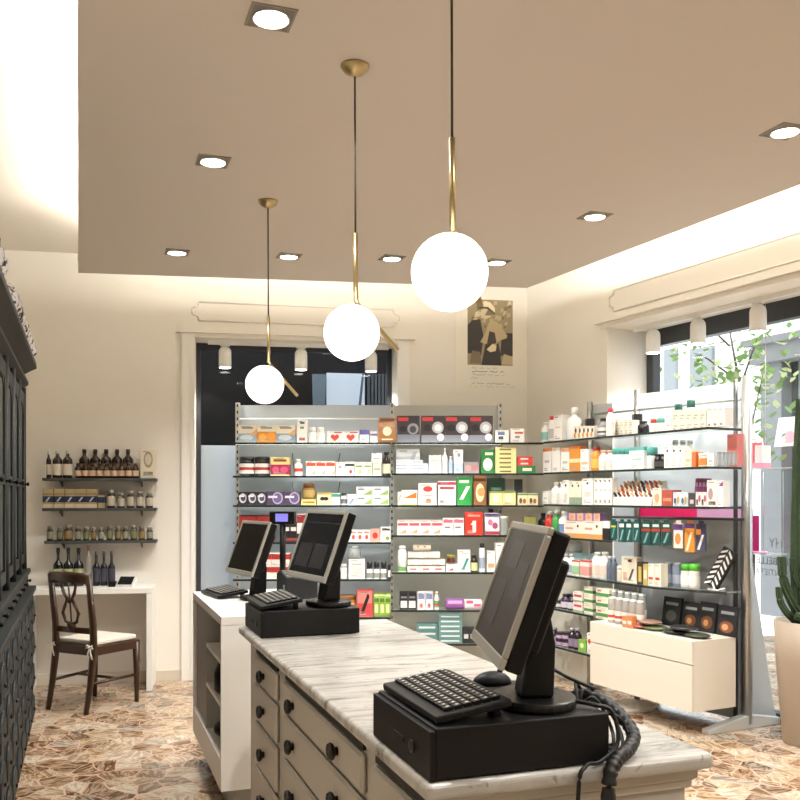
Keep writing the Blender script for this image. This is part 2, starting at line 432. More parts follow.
# ------------------------------------------------------------------ recessed downlights
LAMPG = emit('downlight_glow', (1, .93, .82, 1), 14)
DL = [(271,17,'nearest in the row over the cabinets'),(213,161,'second in the row over the cabinets'),(177,252,'third and deepest in the row over the cabinets'),
      (289,256,'on the rear edge between two pendant cords'),(392,258,'on the rear edge beside the middle pendant rod'),(497,262,'on the rear edge behind the big globe'),
      (595,216,'in front of the window cove'),(785,131,'by the window, nearest to it')]
for x, y, wh in DL:
    Y = 1.55*F/(HOR-y); X = (x-400)/F*Y
    o = thing('recessed_downlight', 'square recessed ceiling downlight ' + wh, 'light', (X, Y, 3.05), RD, 'recessed ceiling downlights')
    f = MB(); h, i = .074, .066
    f.box(-h,-h,-.004,h,-i,0); f.box(-h,i,-.004,h,h,0); f.box(-h,-i,-.004,-i,i,0); f.box(i,-i,-.004,h,i,0)
    f.build('frame', mat('8e867a', .5), o)
    MB().box(-i,-i,-.002,i,i,-.0005).build('baffle', mat('7c756b', .6), o)
    MB().lathe([(.058,-.010),(.058,-.003),(.052,-.003),(.052,-.010)], seg=28, cap=False).build('lamp_ring', ALU, o)
    MB().lathe([(.052,-.008),(.052,-.003)], seg=28).build('lamp', LAMPG, o)
    la = bpy.data.lights.new('downlight_beam', 'SPOT'); la.energy = {177: 55, 213: 85}.get(x, 122); la.spot_size = 2.3; la.spot_blend = .7; la.shadow_soft_size = .05; la.color = (1, .975, .94)
    lo = bpy.data.objects.new('downlight_beam', la); COL.objects.link(lo); lo.parent = o; lo.location = (0, 0, -.03)

# more of the same lamps over the part of the shop behind the camera
for X, Y in ((.9, 2.0), (2.2, 2.2), (1.2, .4), (2.8, .6)):
    la = bpy.data.lights.new('downlight_beam', 'SPOT'); la.energy = 80; la.spot_size = 2.3; la.spot_blend = .7; la.shadow_soft_size = .05; la.color = (1, .975, .94)
    lo = bpy.data.objects.new('downlight_beam', la); COL.objects.link(lo); lo.location = (X, Y, 3.0)

# ------------------------------------------------------------------ pendants
GLOBE = emit('opal_glass_glow', (1, .95, .86, 1), 2.6)
CORD = mat('3a352c', .6)
for (cx, cy, gl, lab) in ((.136, 2.383, 'a', 'brass stem pendant lamp with white globe, hanging closest of the three'),
                          (-.163, 3.25, 'b', 'brass stem pendant lamp with white globe, middle of the three'),
                          (-.696, 4.745, 'c', 'brass stem pendant lamp with white globe, farthest of the three')):
    o = thing('pendant_lamp', lab, 'lamp', (cx, cy, 3.05), 0, 'globe pendant lamps')
    MB().lathe([(.052,0),(.052,-.006),(.04,-.022),(.016,-.036),(.006,-.04)], seg=24).build('canopy', BRASS, o)
    MB().tube([(0,0,-.03),(.002,0,-.605)], .0035, 8).build('cord', CORD, o)
    rx, ry = {'a': (.088, .11)}.get(gl, (.155, 0))
    st = MB(); st.tube([(.002,0,-.605),(.004,0,-.852)], .0085, 10); st.tube([(.004,0,-.847),(.012,0,-.864),(rx, ry, -1.027)], .0085, 10)
    st.build('stem', BRASS, o)
    MB().sphere((-.008,-.062,-.976), .0995, 32, 20).build('globe', GLOBE, o)
    MB().tube([(rx*.45,ry*.45-.004,-.925),(.03,-.02,-.935)], .012, 8).build('socket', BRASS, o)

# ------------------------------------------------------------------ white spotlights on tracks
def spot_track(name, frame, s_list, y, z, s_a, s_b, lab, labs):
    O, A = frame
    tkr = thing('track_rail', lab, 'rail', (O[0], O[1], 0), A)
    MB().box(s_a, y-.017, zt-.03, s_b, y+.017, zt).build('rail', WHITE, tkr)
    for s, l in zip(s_list, labs):
        c = Vector((O[0], O[1], 0)) + Rz(A) @ Vector((s, y, zt-.03))
        t = thing('spotlight', l, 'light', c, A, 'white dome spotlights ' + name)
        MB().box(-.04, -.014, -.012, .04, .014, 0).build('adapter', WHITE, t)
        MB().lathe([(.053,-.19),(.053,-.065),(.05,-.045),(.04,-.028),(.024,-.016),(.008,-.012)], seg=24).build('shade', WHITE, t)
        MB().lathe([(.044,-.193),(.044,-.19)], seg=24).build('lamp', LAMPG, t)
        la = bpy.data.lights.new('spot_beam', 'SPOT'); la.energy = 34; la.spot_size = 1.9; la.spot_blend = .6; la.shadow_soft_size = .04; la.color = (1, .95, .86)
        lo = bpy.data.objects.new('spot_beam', la); COL.objects.link(lo); lo.parent = t; lo.location = (0, 0, -.21)
def sR(x, off):
    r = (x-400)/F; Y = (4.985+off*1.115)/(r+.494); return (7.85+off*.443-Y)/.8966
def sB_(x, off):
    X, Y = on_back(x, -off); return ((X-BO[0])*math.cos(BA) + (Y-BO[1])*math.sin(BA))
spot_track('over the shop window', (RO, RA), [sR(653,.2), sR(698,.2), sR(758,.2)], .2, 0, r0+.08, r1-.1, 'white track rail under the shop window lintel',
           ['white dome spotlight above the shop window, beside the white reveal', 'white dome spotlight above the shop window, middle one', 'white dome spotlight above the shop window, closest to the tree branches'])
spot_track('over the rear window', (BO, BA), [sB_(225,.13), sB_(301,.13), sB_(371,.13)], .13, 0, s0+.1, s1-.05, 'white track rail at the top of the rear opening',
           ['white dome spotlight in the rear opening, left of the small globe', 'white dome spotlight in the rear opening, between two globes', 'white dome spotlight in the rear opening, half behind the middle globe'])

# ------------------------------------------------------------------ dark apothecary cabinet
cab = thing('apothecary_cabinet', 'tall dark green-black panelled wooden cabinet along the wall', 'cabinet', (-2.42, 5.91, 0), RD)
L = 2.9; D = .49
b = MB(); b.box(-D, -L, 0, 0, 0, .86)
b.build('lower_body', GREEN_BLACK, cab, .004)
b = MB(); b.box(-D, -L-.02, .875, .028, .02, .905); b.box(-D, -L, .86, .016, .01, .875); b.build('ledge', GREEN_BLACK, cab, .006)
b = MB(); b.box(-D, -L, .905, -.058, 0, 2.22); b.build('upper_body', GREEN_BLACK, cab, .003)
b = MB(); b.box(-.2, -L, .905, -.02, 0, .99); b.box(-.2, -L, .99, -.005, .012, 1.02); b.build('plinth_moulding', GREEN_BLACK, cab, .006)
b = MB()
b.slab_y([(-D,2.2),(-.055,2.2),(-.02,2.225),(-.02,2.245),(-.05,2.26),(-.05,2.29),(.0,2.32),(.03,2.335),(.03,2.365),(-D,2.365)], -L-.03, .03)
b.build('cornice', GREEN_BLACK, cab)
nb = 6; bwid = L/nb
for k in range(nb):
    y1 = -k*bwid - .03; y0 = -(k+1)*bwid + .03
    d = MB(); x = -.058
    d.box(x, y0, 1.06, x+.018, y0+.055, 2.16); d.box(x, y1-.055, 1.06, x+.018, y1, 2.16); d.box(x, y0+.055, 1.06, x+.018, y1-.055, 1.12)
    d.box(x, y0+.055, 2.08, x+.018, y1-.055, 2.16); d.box(x, y0+.055, 1.55, x+.018, y1-.055, 1.60)
    ym = (y0+y1)/2; hw = (y1-y0)/2-.055                      # arched head
    arc = [(ym+hw*math.cos(a), 2.0+.08*math.sin(a)) for a in [PI*j/8 for j in range(9)]]
    d.slab_x([(ym+hw,2.09)] + arc[0:5] + [(ym,2.09)], x, x+.014); d.slab_x([(ym,2.09)] + arc[4:9] + [(ym-hw,2.09)], x, x+.014)
    do = d.build('door', GREEN_BLACK, cab, .003)
    MB().box(x, y0+.07, 1.13, x+.008, y1-.07, 2.07).build('panel', mat('343a38', .4), do, .004)
    MB().lathe([(.006,0),(.006,.012),(.013,.018),(.013,.026),(.006,.031)], seg=12).xf(Tr(x+.018, y1-.028, 1.57) @ Ry(PI/2)).build('knob', BLACKM, do)
for k in range(nb+1):
    y = -k*bwid
    MB().tube([(-.05,y-.0 if k else y-.02,1.02),(-.05,y if k else y-.02,1.2),(-.05,y if k else y-.02,2.2)], [.024,.02,.018], 12).build('colonette', GREEN_BLACK, cab)
for k in range(9):
    MB().lathe([(.006,0),(.006,.01),(.011,.014),(.011,.022),(.004,.026)], seg=10).xf(Tr(-.02, -.12-.3*k, .95) @ Ry(PI/2)).build('stud', BLACKM, cab)
nc = 9; cw = L/nc
for k in range(nc):
    for r in range(4):
        z0 = .06 + r*.2; y1 = -k*cw-.014; y0 = -(k+1)*cw+.014; ym = (y0+y1)/2; hw = (y1-y0)/2
        d = MB(); d.box(0, y0, z0, .012, y1, z0+.185)
        arc = [(ym+hw*.86*math.cos(a), z0+.02+.145*math.sin(a)) for a in [PI*j/10 for j in range(11)]]
        d.slab_x(arc, .012, .024)
        do = d.build('drawer', GREEN_BLACK, cab, .004)
        MB().lathe([(.007,0),(.007,.003),(.011,.005),(.011,.009),(.005,.012)], seg=12).xf(Tr(.022, ym, z0+.07) @ Ry(PI/2)).build('knob', BLACKM, do)
MB().box(.0, -.012, 1.24, .016, .004, 1.32).xf(Tr(-.06, .004, 0)).build('paper_tag', mat('ece6d6', .7), cab)

SPECK = speckle_mat()
for k in range(15):
    q = Vector((-2.42, 5.91, 2.3655)) + Rz(RD) @ Vector((-.03, -.09-(k if k < 11 else k+3)*.165, 0))
    o = thing('ceramic_jar', 'black and white ceramic jar on top of dark cabinet, number %s from the rear wall' % ['one','two','three','four','five','six','seven','eight','nine','ten','eleven','twelve','thirteen','fourteen','fifteen'][k], 'jar', q, k*.7, 'ceramic jars on the cabinet top')
    MB().lathe([(.045,0),(.05,.01),(.068,.055),(.066,.09),(.045,.108),(.04,.115)], seg=16).build('body', SPECK, o)
    MB().lathe([(.046,.115),(.046,.122),(.03,.135),(.012,.142),(.012,.155),(.004,.16)], seg=14).build('lid', SPECK, o)

# ------------------------------------------------------------------ products
ORD = ['first','second','third','fourth','fifth','sixth','seventh','eighth','ninth','tenth','eleventh','twelfth','thirteenth','fourteenth']
ITEMS = []          # (row phrase, desc, x, stack level, stack size, object, group phrase)
class Row:
    def __init__(s, phrase, line, z, rz): s.p, s.line, s.z, s.rz = phrase, line, z, rz
    def span(s, x0, x1, inset):
        a = s.line(x0, inset); b = s.line(x1, inset)
        return a, b
def back_line(Yf=7.22):
    return lambda x, ins: ((x-400)/F*(Yf+ins), Yf+ins)
def right_line(c=4.671, k=.487):
    n = math.hypot(1, k)
    def f(x, ins):
        r = (x-400)/F; Y = (c+ins*n)/(r+k); return (r*Y, Y)
    return f
def wall_line(off): return lambda x, ins: on_back(x, off-ins)
CUR = None
def _place(x0, x1, yt, d, inset, z, gap=.0025):
    a = Vector(CUR.line(x0, inset)); b = Vector(CUR.line(x1, inset))
    w = (b-a).length - gap; mid = (a+b)/2
    zt_ = CAMZ + (HOR-yt)/F*mid.y; h = zt_ - CUR.z - z
    return w, max(h, .02), mid
def _root(name, cat, mid, d, z, rot=0):
    n = Vector((-math.sin(CUR.rz), math.cos(CUR.rz)))
    q = mid + n*(d/2)
    o = bpy.data.objects.new(name, None); COL.objects.link(o); o.empty_display_size = .03
    o.location = (q.x, q.y, CUR.z+z); o.rotation_euler = (0,0,CUR.rz+rot); o['category'] = cat
    return o
def _log(o, desc, x, lev=0, nst=1):
    ITEMS.append([CUR.p, desc, x, lev, nst, o]); o['group'] = 'products on the ' + CUR.p
def ell(u0, v0, u1, v1, n=14):
    return [((u0+u1)/2+(u1-u0)/2*math.cos(2*PI*k/n), (v0+v1)/2+(v1-v0)/2*math.sin(2*PI*k/n)) for k in range(n)]
HEART = [(.5,.08),(.14,.5),(.12,.72),(.26,.9),(.4,.88),(.5,.74),(.6,.88),(.74,.9),(.88,.72),(.86,.5)]
def shape(p):
    k = p[0]
    u0, v0, u1, v1 = p[2:6]
    if k == 'r': return [(u0,v0),(u1,v0),(u1,v1),(u0,v1)]
    if k == 'o': return ell(u0,v0,u1,v1)
    if k == 'h': return [(u0+(u1-u0)*a, v0+(v1-v0)*b) for a, b in HEART]
    if k == 't': return [(u0,v0),(u1,v0),(u1,v1)]          # wedge
    if k == 's': return [(u0,v0),(u0+(u1-u0)*.35,v0),(u1,v1),(u1-(u1-u0)*.35,v1)]   # slanted bar
def carton_mesh(w, d, h, base, prints, rough=.42):
    m = MB(); m.box(-w/2, -d/2, 0, w/2, d/2, h)
    mats = [mat(base, rough)]
    if h > .035 and w > .03 and int(base[:2], 16) > 200: prints = tuple(prints) + (('r','a5a19c',.14,.08,random.uniform(.5,.85),.115), ('r','a5a19c',.14,.155,random.uniform(.35,.7),.185), ('r','8e8a86',.14,.9,random.uniform(.4,.75),.935))
    for i, p in enumerate(prints):
        pts = shape(p); y = -d/2 - .0004 - .0003*i
        m.poly([(-w/2+u*w, y, v*h) for u, v in pts], len(mats)); mats.append(mat(p[1], rough))
        if p[0] == 'r' and p[2] <= .02:                    # band runs round the end
            for sx in (-1, 1): m.poly([(sx*(w/2+.0004), (-d/2 if sx > 0 else d/2), p[3]*h), (sx*(w/2+.0004), (d/2 if sx > 0 else -d/2), p[3]*h), (sx*(w/2+.0004), (d/2 if sx > 0 else -d/2), p[5]*h), (sx*(w/2+.0004), (-d/2 if sx > 0 else d/2), p[5]*h)], len(mats)-1)
    return m, mats
def C(desc, x0, x1, yt, base, *prints, n=1, st=1, d=.09, inset=.03, z=0, name='carton', cat='box', rot=0, tilt=0):
    for k in range(n):
        a = x0+(x1-x0)*k/n; b = x0+(x1-x0)*(k+1)/n
        w, h, mid = _place(a, b, yt, d, inset, z)
        for s in range(st):
            hh = h/st - .001
            m, mats = carton_mesh(w, d, hh, base, prints)
            n_ = Vector((-math.sin(CUR.rz), math.cos(CUR.rz))); q = mid + n_*(d/2)
            if tilt: m.xf(Tr(0,-d/2,0) @ Rx(-tilt) @ Tr(0,d/2,0))
            o = m.build(name, mats)
            o.location = (q.x, q.y, CUR.z+z+s*h/st+.0005); o.rotation_euler = (0,0,CUR.rz+rot+(random.uniform(-.02,.02) if not rot else 0)); o['category'] = cat
            _log(o, desc, (a+b)/2, s, st)
def Bt(desc, x0, x1, yt, body, cap, label=None, n=1, neck=.4, sh=.62, caph=.14, inset=.03, z=0, name='bottle', cat='bottle', clearb=False, lab=(.12,.5), acc=None):
    for k in range(n):
        a = x0+(x1-x0)*k/n; b = x0+(x1-x0)*(k+1)/n
        w, h, mid = _place(a, b, yt, 0, inset, z)
        r = w/2
        o = _root(name, cat, mid, w, z)
        bm = clear('clear_bottle_'+body, lin(body), dens=.6) if clearb else mat(body, .25)
        MB().lathe([(r*.92,0),(r,.004),(r,h*sh),(r*.9,h*(sh+.06)),(r*(neck+.1),h*(sh+.14)),(r*neck,h*(sh+.18)),(r*neck,h*(1-caph))], seg=18).build('body', bm, o)
        MB().lathe([(r*(neck+.08),h*(1-caph)),(r*(neck+.08),h*.985),(r*neck*.9,h)], seg=14).build('cap', mat(cap, .4), o)
        if label:
            lb = MB().lathe([(r+.0006,h*sh*lab[0]/.62 if False else h*lab[0]),(r+.0006,h*lab[1])], seg=18, cap=False)
            mm = [mat(label, .55)]
            if acc:
                lb.lathe([(r+.0012,h*(lab[0]+.1)),(r+.0012,h*(lab[0]+.2))], seg=18, cap=False, m=1); mm.append(mat(acc, .55))
            lb.build('paper_label', mm, o)
        _log(o, desc, (a+b)/2)
def J(desc, x0, x1, yt, body, lid, label=None, n=1, lidh=.25, inset=.03, z=0, name='jar', cat='jar', st=1, narrow=1.0, clearb=False, acc=None, waist=1.0):
    for k in range(n):
        a = x0+(x1-x0)*k/n; b = x0+(x1-x0)*(k+1)/n
        w, h0, mid = _place(a, b, yt, 0, inset, z)
        r = w/2
        for s in range(st):
            h = h0/st - .0008
            o = _root(name, cat, mid, w, z + s*h0/st)
            bm = clear('clear_jar_'+body, lin(body), dens=.6) if clearb else mat(body, .3)
            MB().lathe([(r*.94,0),(r,.004),(r,h*(1-lidh)*.9),(r*waist,h*(1-lidh)),(r*waist*.98,h*(1-lidh)+.0005)], seg=18).build('body', bm, o)
            MB().lathe([(r*narrow,h*(1-lidh)+.001),(r*narrow,h*.97),(r*narrow*.93,h)], seg=18).build('lid', mat(lid, .35), o)
            if label:
                lb = MB().lathe([(r+.0006,h*.12),(r+.0006,h*(1-lidh)*.82)], seg=18, cap=False); mm = [mat(label, .5)]
                if acc: lb.lathe([(r+.0012,h*.3),(r+.0012,h*.45)], seg=18, cap=False, m=1); mm.append(mat(acc, .5))
                lb.build('paper_label', mm, o)
            _log(o, desc, (a+b)/2, s, st)
def Pk(desc, x0, x1, yt, base, *prints, n=1, d=.035, inset=.03, z=0, lean=.12, name='packet', cat='packet', hole=False):
    """soft pack: pillow body with crimped head, leaning back"""
    for k in range(n):
        a = x0+(x1-x0)*k/n; b = x0+(x1-x0)*(k+1)/n
        w, h, mid = _place(a, b, yt, d, inset, z)
        m = MB(); P = [(0,.1),(.08,.8),(.3,1),(.6,.95),(.85,.5),(.92,.12),(1,.1)]
        bI = 0
        for v, t in P: m.v += [(-w/2,-d/2*t,v*h),(w/2,-d/2*t,v*h),(w/2,d/2*t,v*h),(-w/2,d/2*t,v*h)]
        for i in range(len(P)-1):
            for c in range(4): m.face([i*4+c, i*4+(c+1)%4, i*4+4+(c+1)%4, i*4+4+c], 0)
        m.face([3,2,1,0]); e = (len(P)-1)*4; m.face([e,e+1,e+2,e+3])
        mats = [mat(base, .35)]
        for i, p in enumerate(prints):
            pts = shape(p); m.poly([(-w/2+u*w, -d/2*1.0-.0006-.0004*i, v*h) for u, v in pts], len(mats)); mats.append(mat(p[1], .4))
        m.xf(Rx(-lean))
        q = mid + Vector((-math.sin(CUR.rz), math.cos(CUR.rz)))*(d/2)
        o = m.build(name, mats); o.location = (q.x, q.y, CUR.z+z+.001); o.rotation_euler = (0,0,CUR.rz); o['category'] = cat
        _log(o, desc, (a+b)/2)
def row(phrase, line, z, rz=0):
    global CUR
    CUR = Row(phrase, line, z+.0065, rz)

# ------------------------------------------------------------------ back-wall shelving unit
SH_GLASS = clear('shelf_glass', (.86, .91, .89, 1), dens=.85)
SH_EDGE = mat('262d2b', .25)
def lshelf(parent, poly, z, edge_pts, loc):
    P = [(x-loc[0], y-loc[1]) for x, y in poly]
    o = MB().prism(P, z-.002, z+.006).build('shelf', SH_GLASS, parent)
    e = MB()
    for a, b in zip(edge_pts, edge_pts[1:]):
        a, b = Vector(a)-Vector(loc[:2]), Vector(b)-Vector(loc[:2]); d = (b-a).normalized(); n = Vector((d.y, -d.x))
        e.prism([tuple(a+n*.004), tuple(b+n*.004), tuple(b-n*.001), tuple(a-n*.001)], z-.009, z+.0065)
    e.build('shelf_edge', SH_EDGE, o)
    return o
def post(parent, x, y, h, m=ALU, w=.017):
    p = MB(); p.box(x-w, y-.02, 0, x+w, y+.02, h)
    o = p.build('upright', m, parent, .002)
    s = MB()
    for k in range(int(h/.055)): s.box(x-.006, y-.0206, .03+k*.055, x+.006, y-.0199, .055+k*.055)
    s.build('slots', mat('3b3d3d', .6), o)
BL_ = (-.25, 7.36, 0)
bu = thing('shelving_unit', 'metal and glass pharmacy shelving against the rear wall, two bays wide', 'shelves', BL_)
for x in (-1.10, .183, 1.083): post(bu, x, .135, 2.267)
BAY1 = [1.915, 1.648, 1.412, 1.115, .818, .513]; BAY2 = [1.915, 1.668, 1.412, 1.171, .874, .57, .30]
for z in BAY1: lshelf(bu, [(-1.34,7.22),(-.072,7.22),(-.072,7.48),(-1.34,7.48)], z, [(-1.34,7.22),(-.072,7.22)], BL_)
for z in BAY2: lshelf(bu, [(-.068,7.22),(1.15,7.22),(1.15,7.48),(-.068,7.48)], z, [(-.068,7.22),(1.15,7.22)], BL_)
SHELF_GLOW = emit('added_shelf_glow', (1, .97, .92, 1), 6)  # unseen glow strips added behind the edges to brighten the shelves
for bay, x0, x1 in ((BAY1, -1.07, .16), (BAY2, .21, 1.06)):
    for z in bay[:6]:
        MB().box(x0, -.132, z-.0085, x1, -.120, z-.0025).build('added_glow_strip', SHELF_GLOW, bu)
GP = mat('bcc6d1', .5, noise=.02)
MB().box(-1.09, .158, .05, .165, .166, 2.25).build('back_panel', GP, bu)
MB().box(.2, .158, .05, 1.07, .166, 2.25).build('back_panel', mat('c3c3bd', .5, noise=.02), bu)
MB().tube([(-1.08,.1,2.13),(.17,.1,2.13)], .007, 8).build('rod', mat('e9e9e6', .3), bu)
for bay, xs in ((BAY1, (-1.10,.183)), (BAY2, (.2,1.083))):
    for z in bay:
        for x in xs:
            MB().slab_x([(.115,z-.004),(.04,z-.004),(.04,z-.012),(.115,z-.04)], x-.002, x+.002).build('bracket', ALU, bu)
for z in BAY1[1:4]:
    for sx in (-.62, -.28):
        MB().tube([(sx*1.0-.03*(1 if sx<-.4 else -1),.15,z+.2),(sx,.10,z+.01)], .004, 6).build('stay', mat('50565a', .4), bu)

# ------------------------------------------------------------------ window-side shelving unit
RL = (1.8, 6.35, 0)
ru = thing('shelving_unit', 'silver metal and glass shelving unit standing along the shop window', 'shelves', RL)
def rl(x, y): return (x-RL[0], y-RL[1])
A_, B_, C_ = (1.47,6.97), (1.734,6.585), (2.236,5.80)
for q, hh in ((A_,2.22),(B_,2.267)):
    x, y = rl(*q); p = MB().tube([(x,y,0),(x,y,hh)], .022, 14).build('upright', STEEL, ru)
x, y = rl(*C_)
MB().tube([(x,y,.03),(x,y,2.267)], .034, 18).build('upright', STEEL, ru)
MB().tube([(x-.055,y+.05,.03),(x-.055,y+.05,2.25)], .014, 10).build('upright', mat('3c3e40', .4), ru)
n_ = Vector((.899,.438)); t_ = Vector((.438,-.899))
M_ = Matrix.Translation((x, y, 0)) @ Rz(math.atan2(.438,.899))
ft = MB(); ft.slab_y([(-.36,0),(.27,0),(.27,.045),(.05,.085),(-.04,.085),(-.36,.03)], -.03, .03)
ft.xf(M_).build('foot', ALU, ru, .006)
g = MB(); g.slab_y([(.03,.085),(.26,.05),(.24,.10),(.04,1.08)], -.004, .004); g.xf(M_).build('gusset', mat('aeb1b3', .35, metal=.3), ru)
FRONT0, FRONT1 = (1.155,7.22), (1.93,5.63)
rear = [(2.19,5.78),(1.69,6.585),(1.44,6.94),(1.36,7.2)]
RR = [1.92, 1.673, 1.42]
for z in RR: lshelf(ru, [FRONT0, FRONT1]+rear, z, [FRONT0, FRONT1, rear[0]], RL)
lshelf(ru, [FRONT0,(1.523,6.464),(1.70,6.565),(1.44,6.94),(1.36,7.2)], 1.1655, [FRONT0,(1.523,6.464)], RL)
lshelf(ru, [FRONT0,(1.71,6.07),(2.08,5.73)]+rear, .875, [FRONT0,(1.71,6.07),(2.08,5.73)], RL)
for z in (.60, .305): lshelf(ru, [FRONT0,(1.43,6.66),(1.62,6.70),(1.44,6.94),(1.36,7.2)], z, [FRONT0,(1.43,6.66)], RL)
def wallpanel(name, a, b, z0, z1, m, off=.03):
    a, b = Vector(rl(*a)), Vector(rl(*b)); d = (b-a).normalized(); n = Vector((-d.y, d.x))   # outwards
    if n.x < 0: n = -n
    return MB().prism([tuple(a+n*off), tuple(b+n*off), tuple(b+n*(off+.006)), tuple(a+n*(off+.006))], z0, z1).build(name, m, ru)
OPAL = translucent('opal_acrylic', (.86, .89, .92, 1), .55)
wallpanel('back_panel', B_, C_, 1.425, 2.24, OPAL)
wallpanel('back_panel', (1.60,6.83), B_, .95, 2.2, OPAL)
wallpanel('back_panel', B_, C_, .03, 1.34, mat('a0a3a6', .5))
wallpanel('back_panel', A_, (1.60,6.83), .03, 2.2, mat('b6b7b4', .5), .02)
wallpanel('back_panel', (1.60,6.83), B_, .03, .95, mat('8d8c88', .5))
q1 = tuple(Vector(B_)+(Vector(C_)-Vector(B_))*.55); q2 = tuple(Vector(B_)+(Vector(C_)-Vector(B_))*.72)
wallpanel('pink_panel', B_, q1, 1.342, 1.424, translucent('magenta_film', lin('fa6aa8'), .6)); wallpanel('lilac_panel', q1, C_, 1.342, 1.424, translucent('lilac_film', lin('f2d3ea'), .6))
def seg(a, b, z0, z1, r, name, m):
    MB().tube([(*rl(*a), z0), (*rl(*b), z1)], r, 8).build(name, m, ru)
seg(A_, C_, 2.12, 2.12, .008, 'rail', STEEL)
seg((1.49,6.323), (2.19,5.72), 1.345, 1.345, .009, 'peg_bar', mat('34373a', .3))
for z in RR[:1]:
    for q in (C_,):
        qa = Vector(q); qb = qa - n_*.09
        seg(tuple(qa), tuple(qb), z+.17, z+.008, .004, 'stay', ALU)
for z in RR[:1]:
    for q in (B_, A_): 
        c = rl(*q); MB().box(c[0]-.03, c[1]-.03, 2.03, c[0]+.03, c[1]+.03, 2.09).build('clamp', mat('23262a', .4), ru)

# cream drawer box hung on the unit
NC = Vector((1.80, 5.55)); DA = -1.1173+PI       # local x runs away from camera along the front
dx = Vector((-.438,.899))
box_ = thing('drawer_cabinet', 'cream wall-hung cabinet with two wide drawers under the window shelving', 'cabinet', (NC.x, NC.y, .156), math.atan2(-.899,.438))
CREAM = mat('e2dacc', .35)
cb = MB(); cb.box(-1.0, .018, 0, 0, .368, .441); cb.build('body', CREAM, box_, .002)
MB().box(-1.0, 0, .295, 0, .016, .441).build('drawer', CREAM, box_, .002)
MB().box(-1.0, 0, .0, 0, .016, .288).build('drawer', CREAM, box_, .002)
o = MB().lathe([(.2,0),(.205,.012),(.19,.022)], seg=32).build('white_oval', WHITE); o.scale = (1, .8, 1); at(o, (1.62, 6.36, 0), .4)  # flat white oval disc at floor level
tag(o, 'low white oval disc lying on the floor under the cream drawers', 'base')

# ------------------------------------------------------------------ wall shelves, desk, chair
SLATE = mat('3f4240', .5, noise=.06)
def wshelf(x0, x1, z, lab):
    a = Vector(on_back(x0, .18)); b = Vector(on_back(x1, .18)); L = (b-a).length
    n = Vector((-math.sin(BA), math.cos(BA)))
    o = thing('wall_shelf', lab, 'shelf', (a.x, a.y, z), BA, 'dark wall shelves above the white desk')
    MB().box(0, 0, -.022, L, .178, 0).build('board', SLATE, o, .002)
    m = MB()
    for s in (.12, L-.12): m.slab_x([(.178,-.022),(.05,-.022),(.178,-.07)], s-.004, s+.004)
    m.build('brackets', SLATE, o)
wshelf(42, 156, 1.632, 'dark slate wall shelf holding labelled spirit bottles, top of three')
wshelf(42, 156, 1.398, 'dark slate wall shelf holding blue boxes and jars, middle of three')
wshelf(44, 156, 1.145, 'dark slate wall shelf holding a row of lidded jars, lowest of three')
da = Vector(on_back(152, .38)); db = Vector(on_back(20, .38)); dl = (da-db).length
dk = thing('desk', 'plain white console desk against the rear wall under three shelves', 'desk', (db.x, db.y, 0), BA)
MB().box(0, 0, .748, dl, .375, .79).build('top', WHITE, dk, .002)
MB().box(dl-.042, 0, 0, dl, .375, .747).build('side_panel', WHITE, dk, .002)
MB().box(0, 0, 0, .042, .375, .747).build('side_panel', WHITE, dk, .002)

WOOD = mat('3a2415', .3, noise=.35, nscale=14)
ch = thing('dining_chair', 'dark brown wooden chair with lyre back and tied cushion by the desk', 'chair', (-2.185, 6.45, 0), math.atan2(-.45,.893))
bx, fx, yb, yf = .18, .205, -.19, .20
for s in (-1, 1):
    MB().tube([(s*bx,yb-.07,0),(s*bx,yb-.03,.2),(s*bx,yb,.42),(s*bx,yb-.005,.6),(s*bx,yb-.05,.95)], [.018,.023,.027,.025,.02], 10, flat=(1.1,.85)).build('back_post', WOOD, ch)
    MB().tube([(s*fx,yf,0),(s*fx,yf,.2),(s*fx,yf-.005,.44)], [.016,.021,.027], 10).build('leg', WOOD, ch)
    MB().tube([(s*bx,yb-.03,.2),(s*fx,yf,.2)], .011, 8).build('stretcher', WOOD, ch)
MB().tube([(-.19,.02,.2),(.19,.02,.2)], .011, 8).build('stretcher', WOOD, ch)
MB().prism([(-bx-.015,yb-.01),(bx+.015,yb-.01),(fx+.02,yf+.015),(-fx-.02,yf+.015)], .39, .455).build('seat_frame', WOOD, ch, .006)
tp = MB(); tp.tube([(-bx-.012,yb-.045,.925),(0,yb-.075,.935),(bx+.012,yb-.045,.925)], .034, 10, flat=(.45,1.15)); tp.build('top_rail', WOOD, ch)
MB().tube([(-bx,yb-.005,.56),(0,yb-.015,.56),(bx,yb-.005,.56)], .018, 8, flat=(.5,1.2)).build('lower_rail', WOOD, ch)
ly = MB()
for s in (-1, 1):
    ly.tube([(s*.045,yb-.062,.91),(s*.07,yb-.055,.88),(s*.05,yb-.05,.82),(s*.022,yb-.045,.78),(s*.05,yb-.04,.73),(s*.075,yb-.035,.68),(s*.05,yb-.028,.62),(s*.0,yb-.024,.60)], .012, 8)
ly.tube([(0,yb-.06,.9),(0,yb-.04,.75),(0,yb-.028,.62)], .006, 8); ly.sphere((0,yb-.045,.765), .018, 10, 8); ly.tube([(0,yb-.03,.61),(0,yb-.02,.56)], .03, 8)
ly.build('lyre_splat', WOOD, ch)
cu_ = thing('seat_cushion', 'flat off-white seat cushion tied to the dark wooden chair', 'cushion', (-2.185, 6.45, .457), math.atan2(-.45,.893))
CUSH = mat('d8d2c4', .9, noise=.06)
MB().prism([(-bx+.0,yb+.025),(bx-.0,yb+.025),(fx,yf),(-fx,yf)], 0, .035).build('pad', CUSH, cu_, .012, 3)
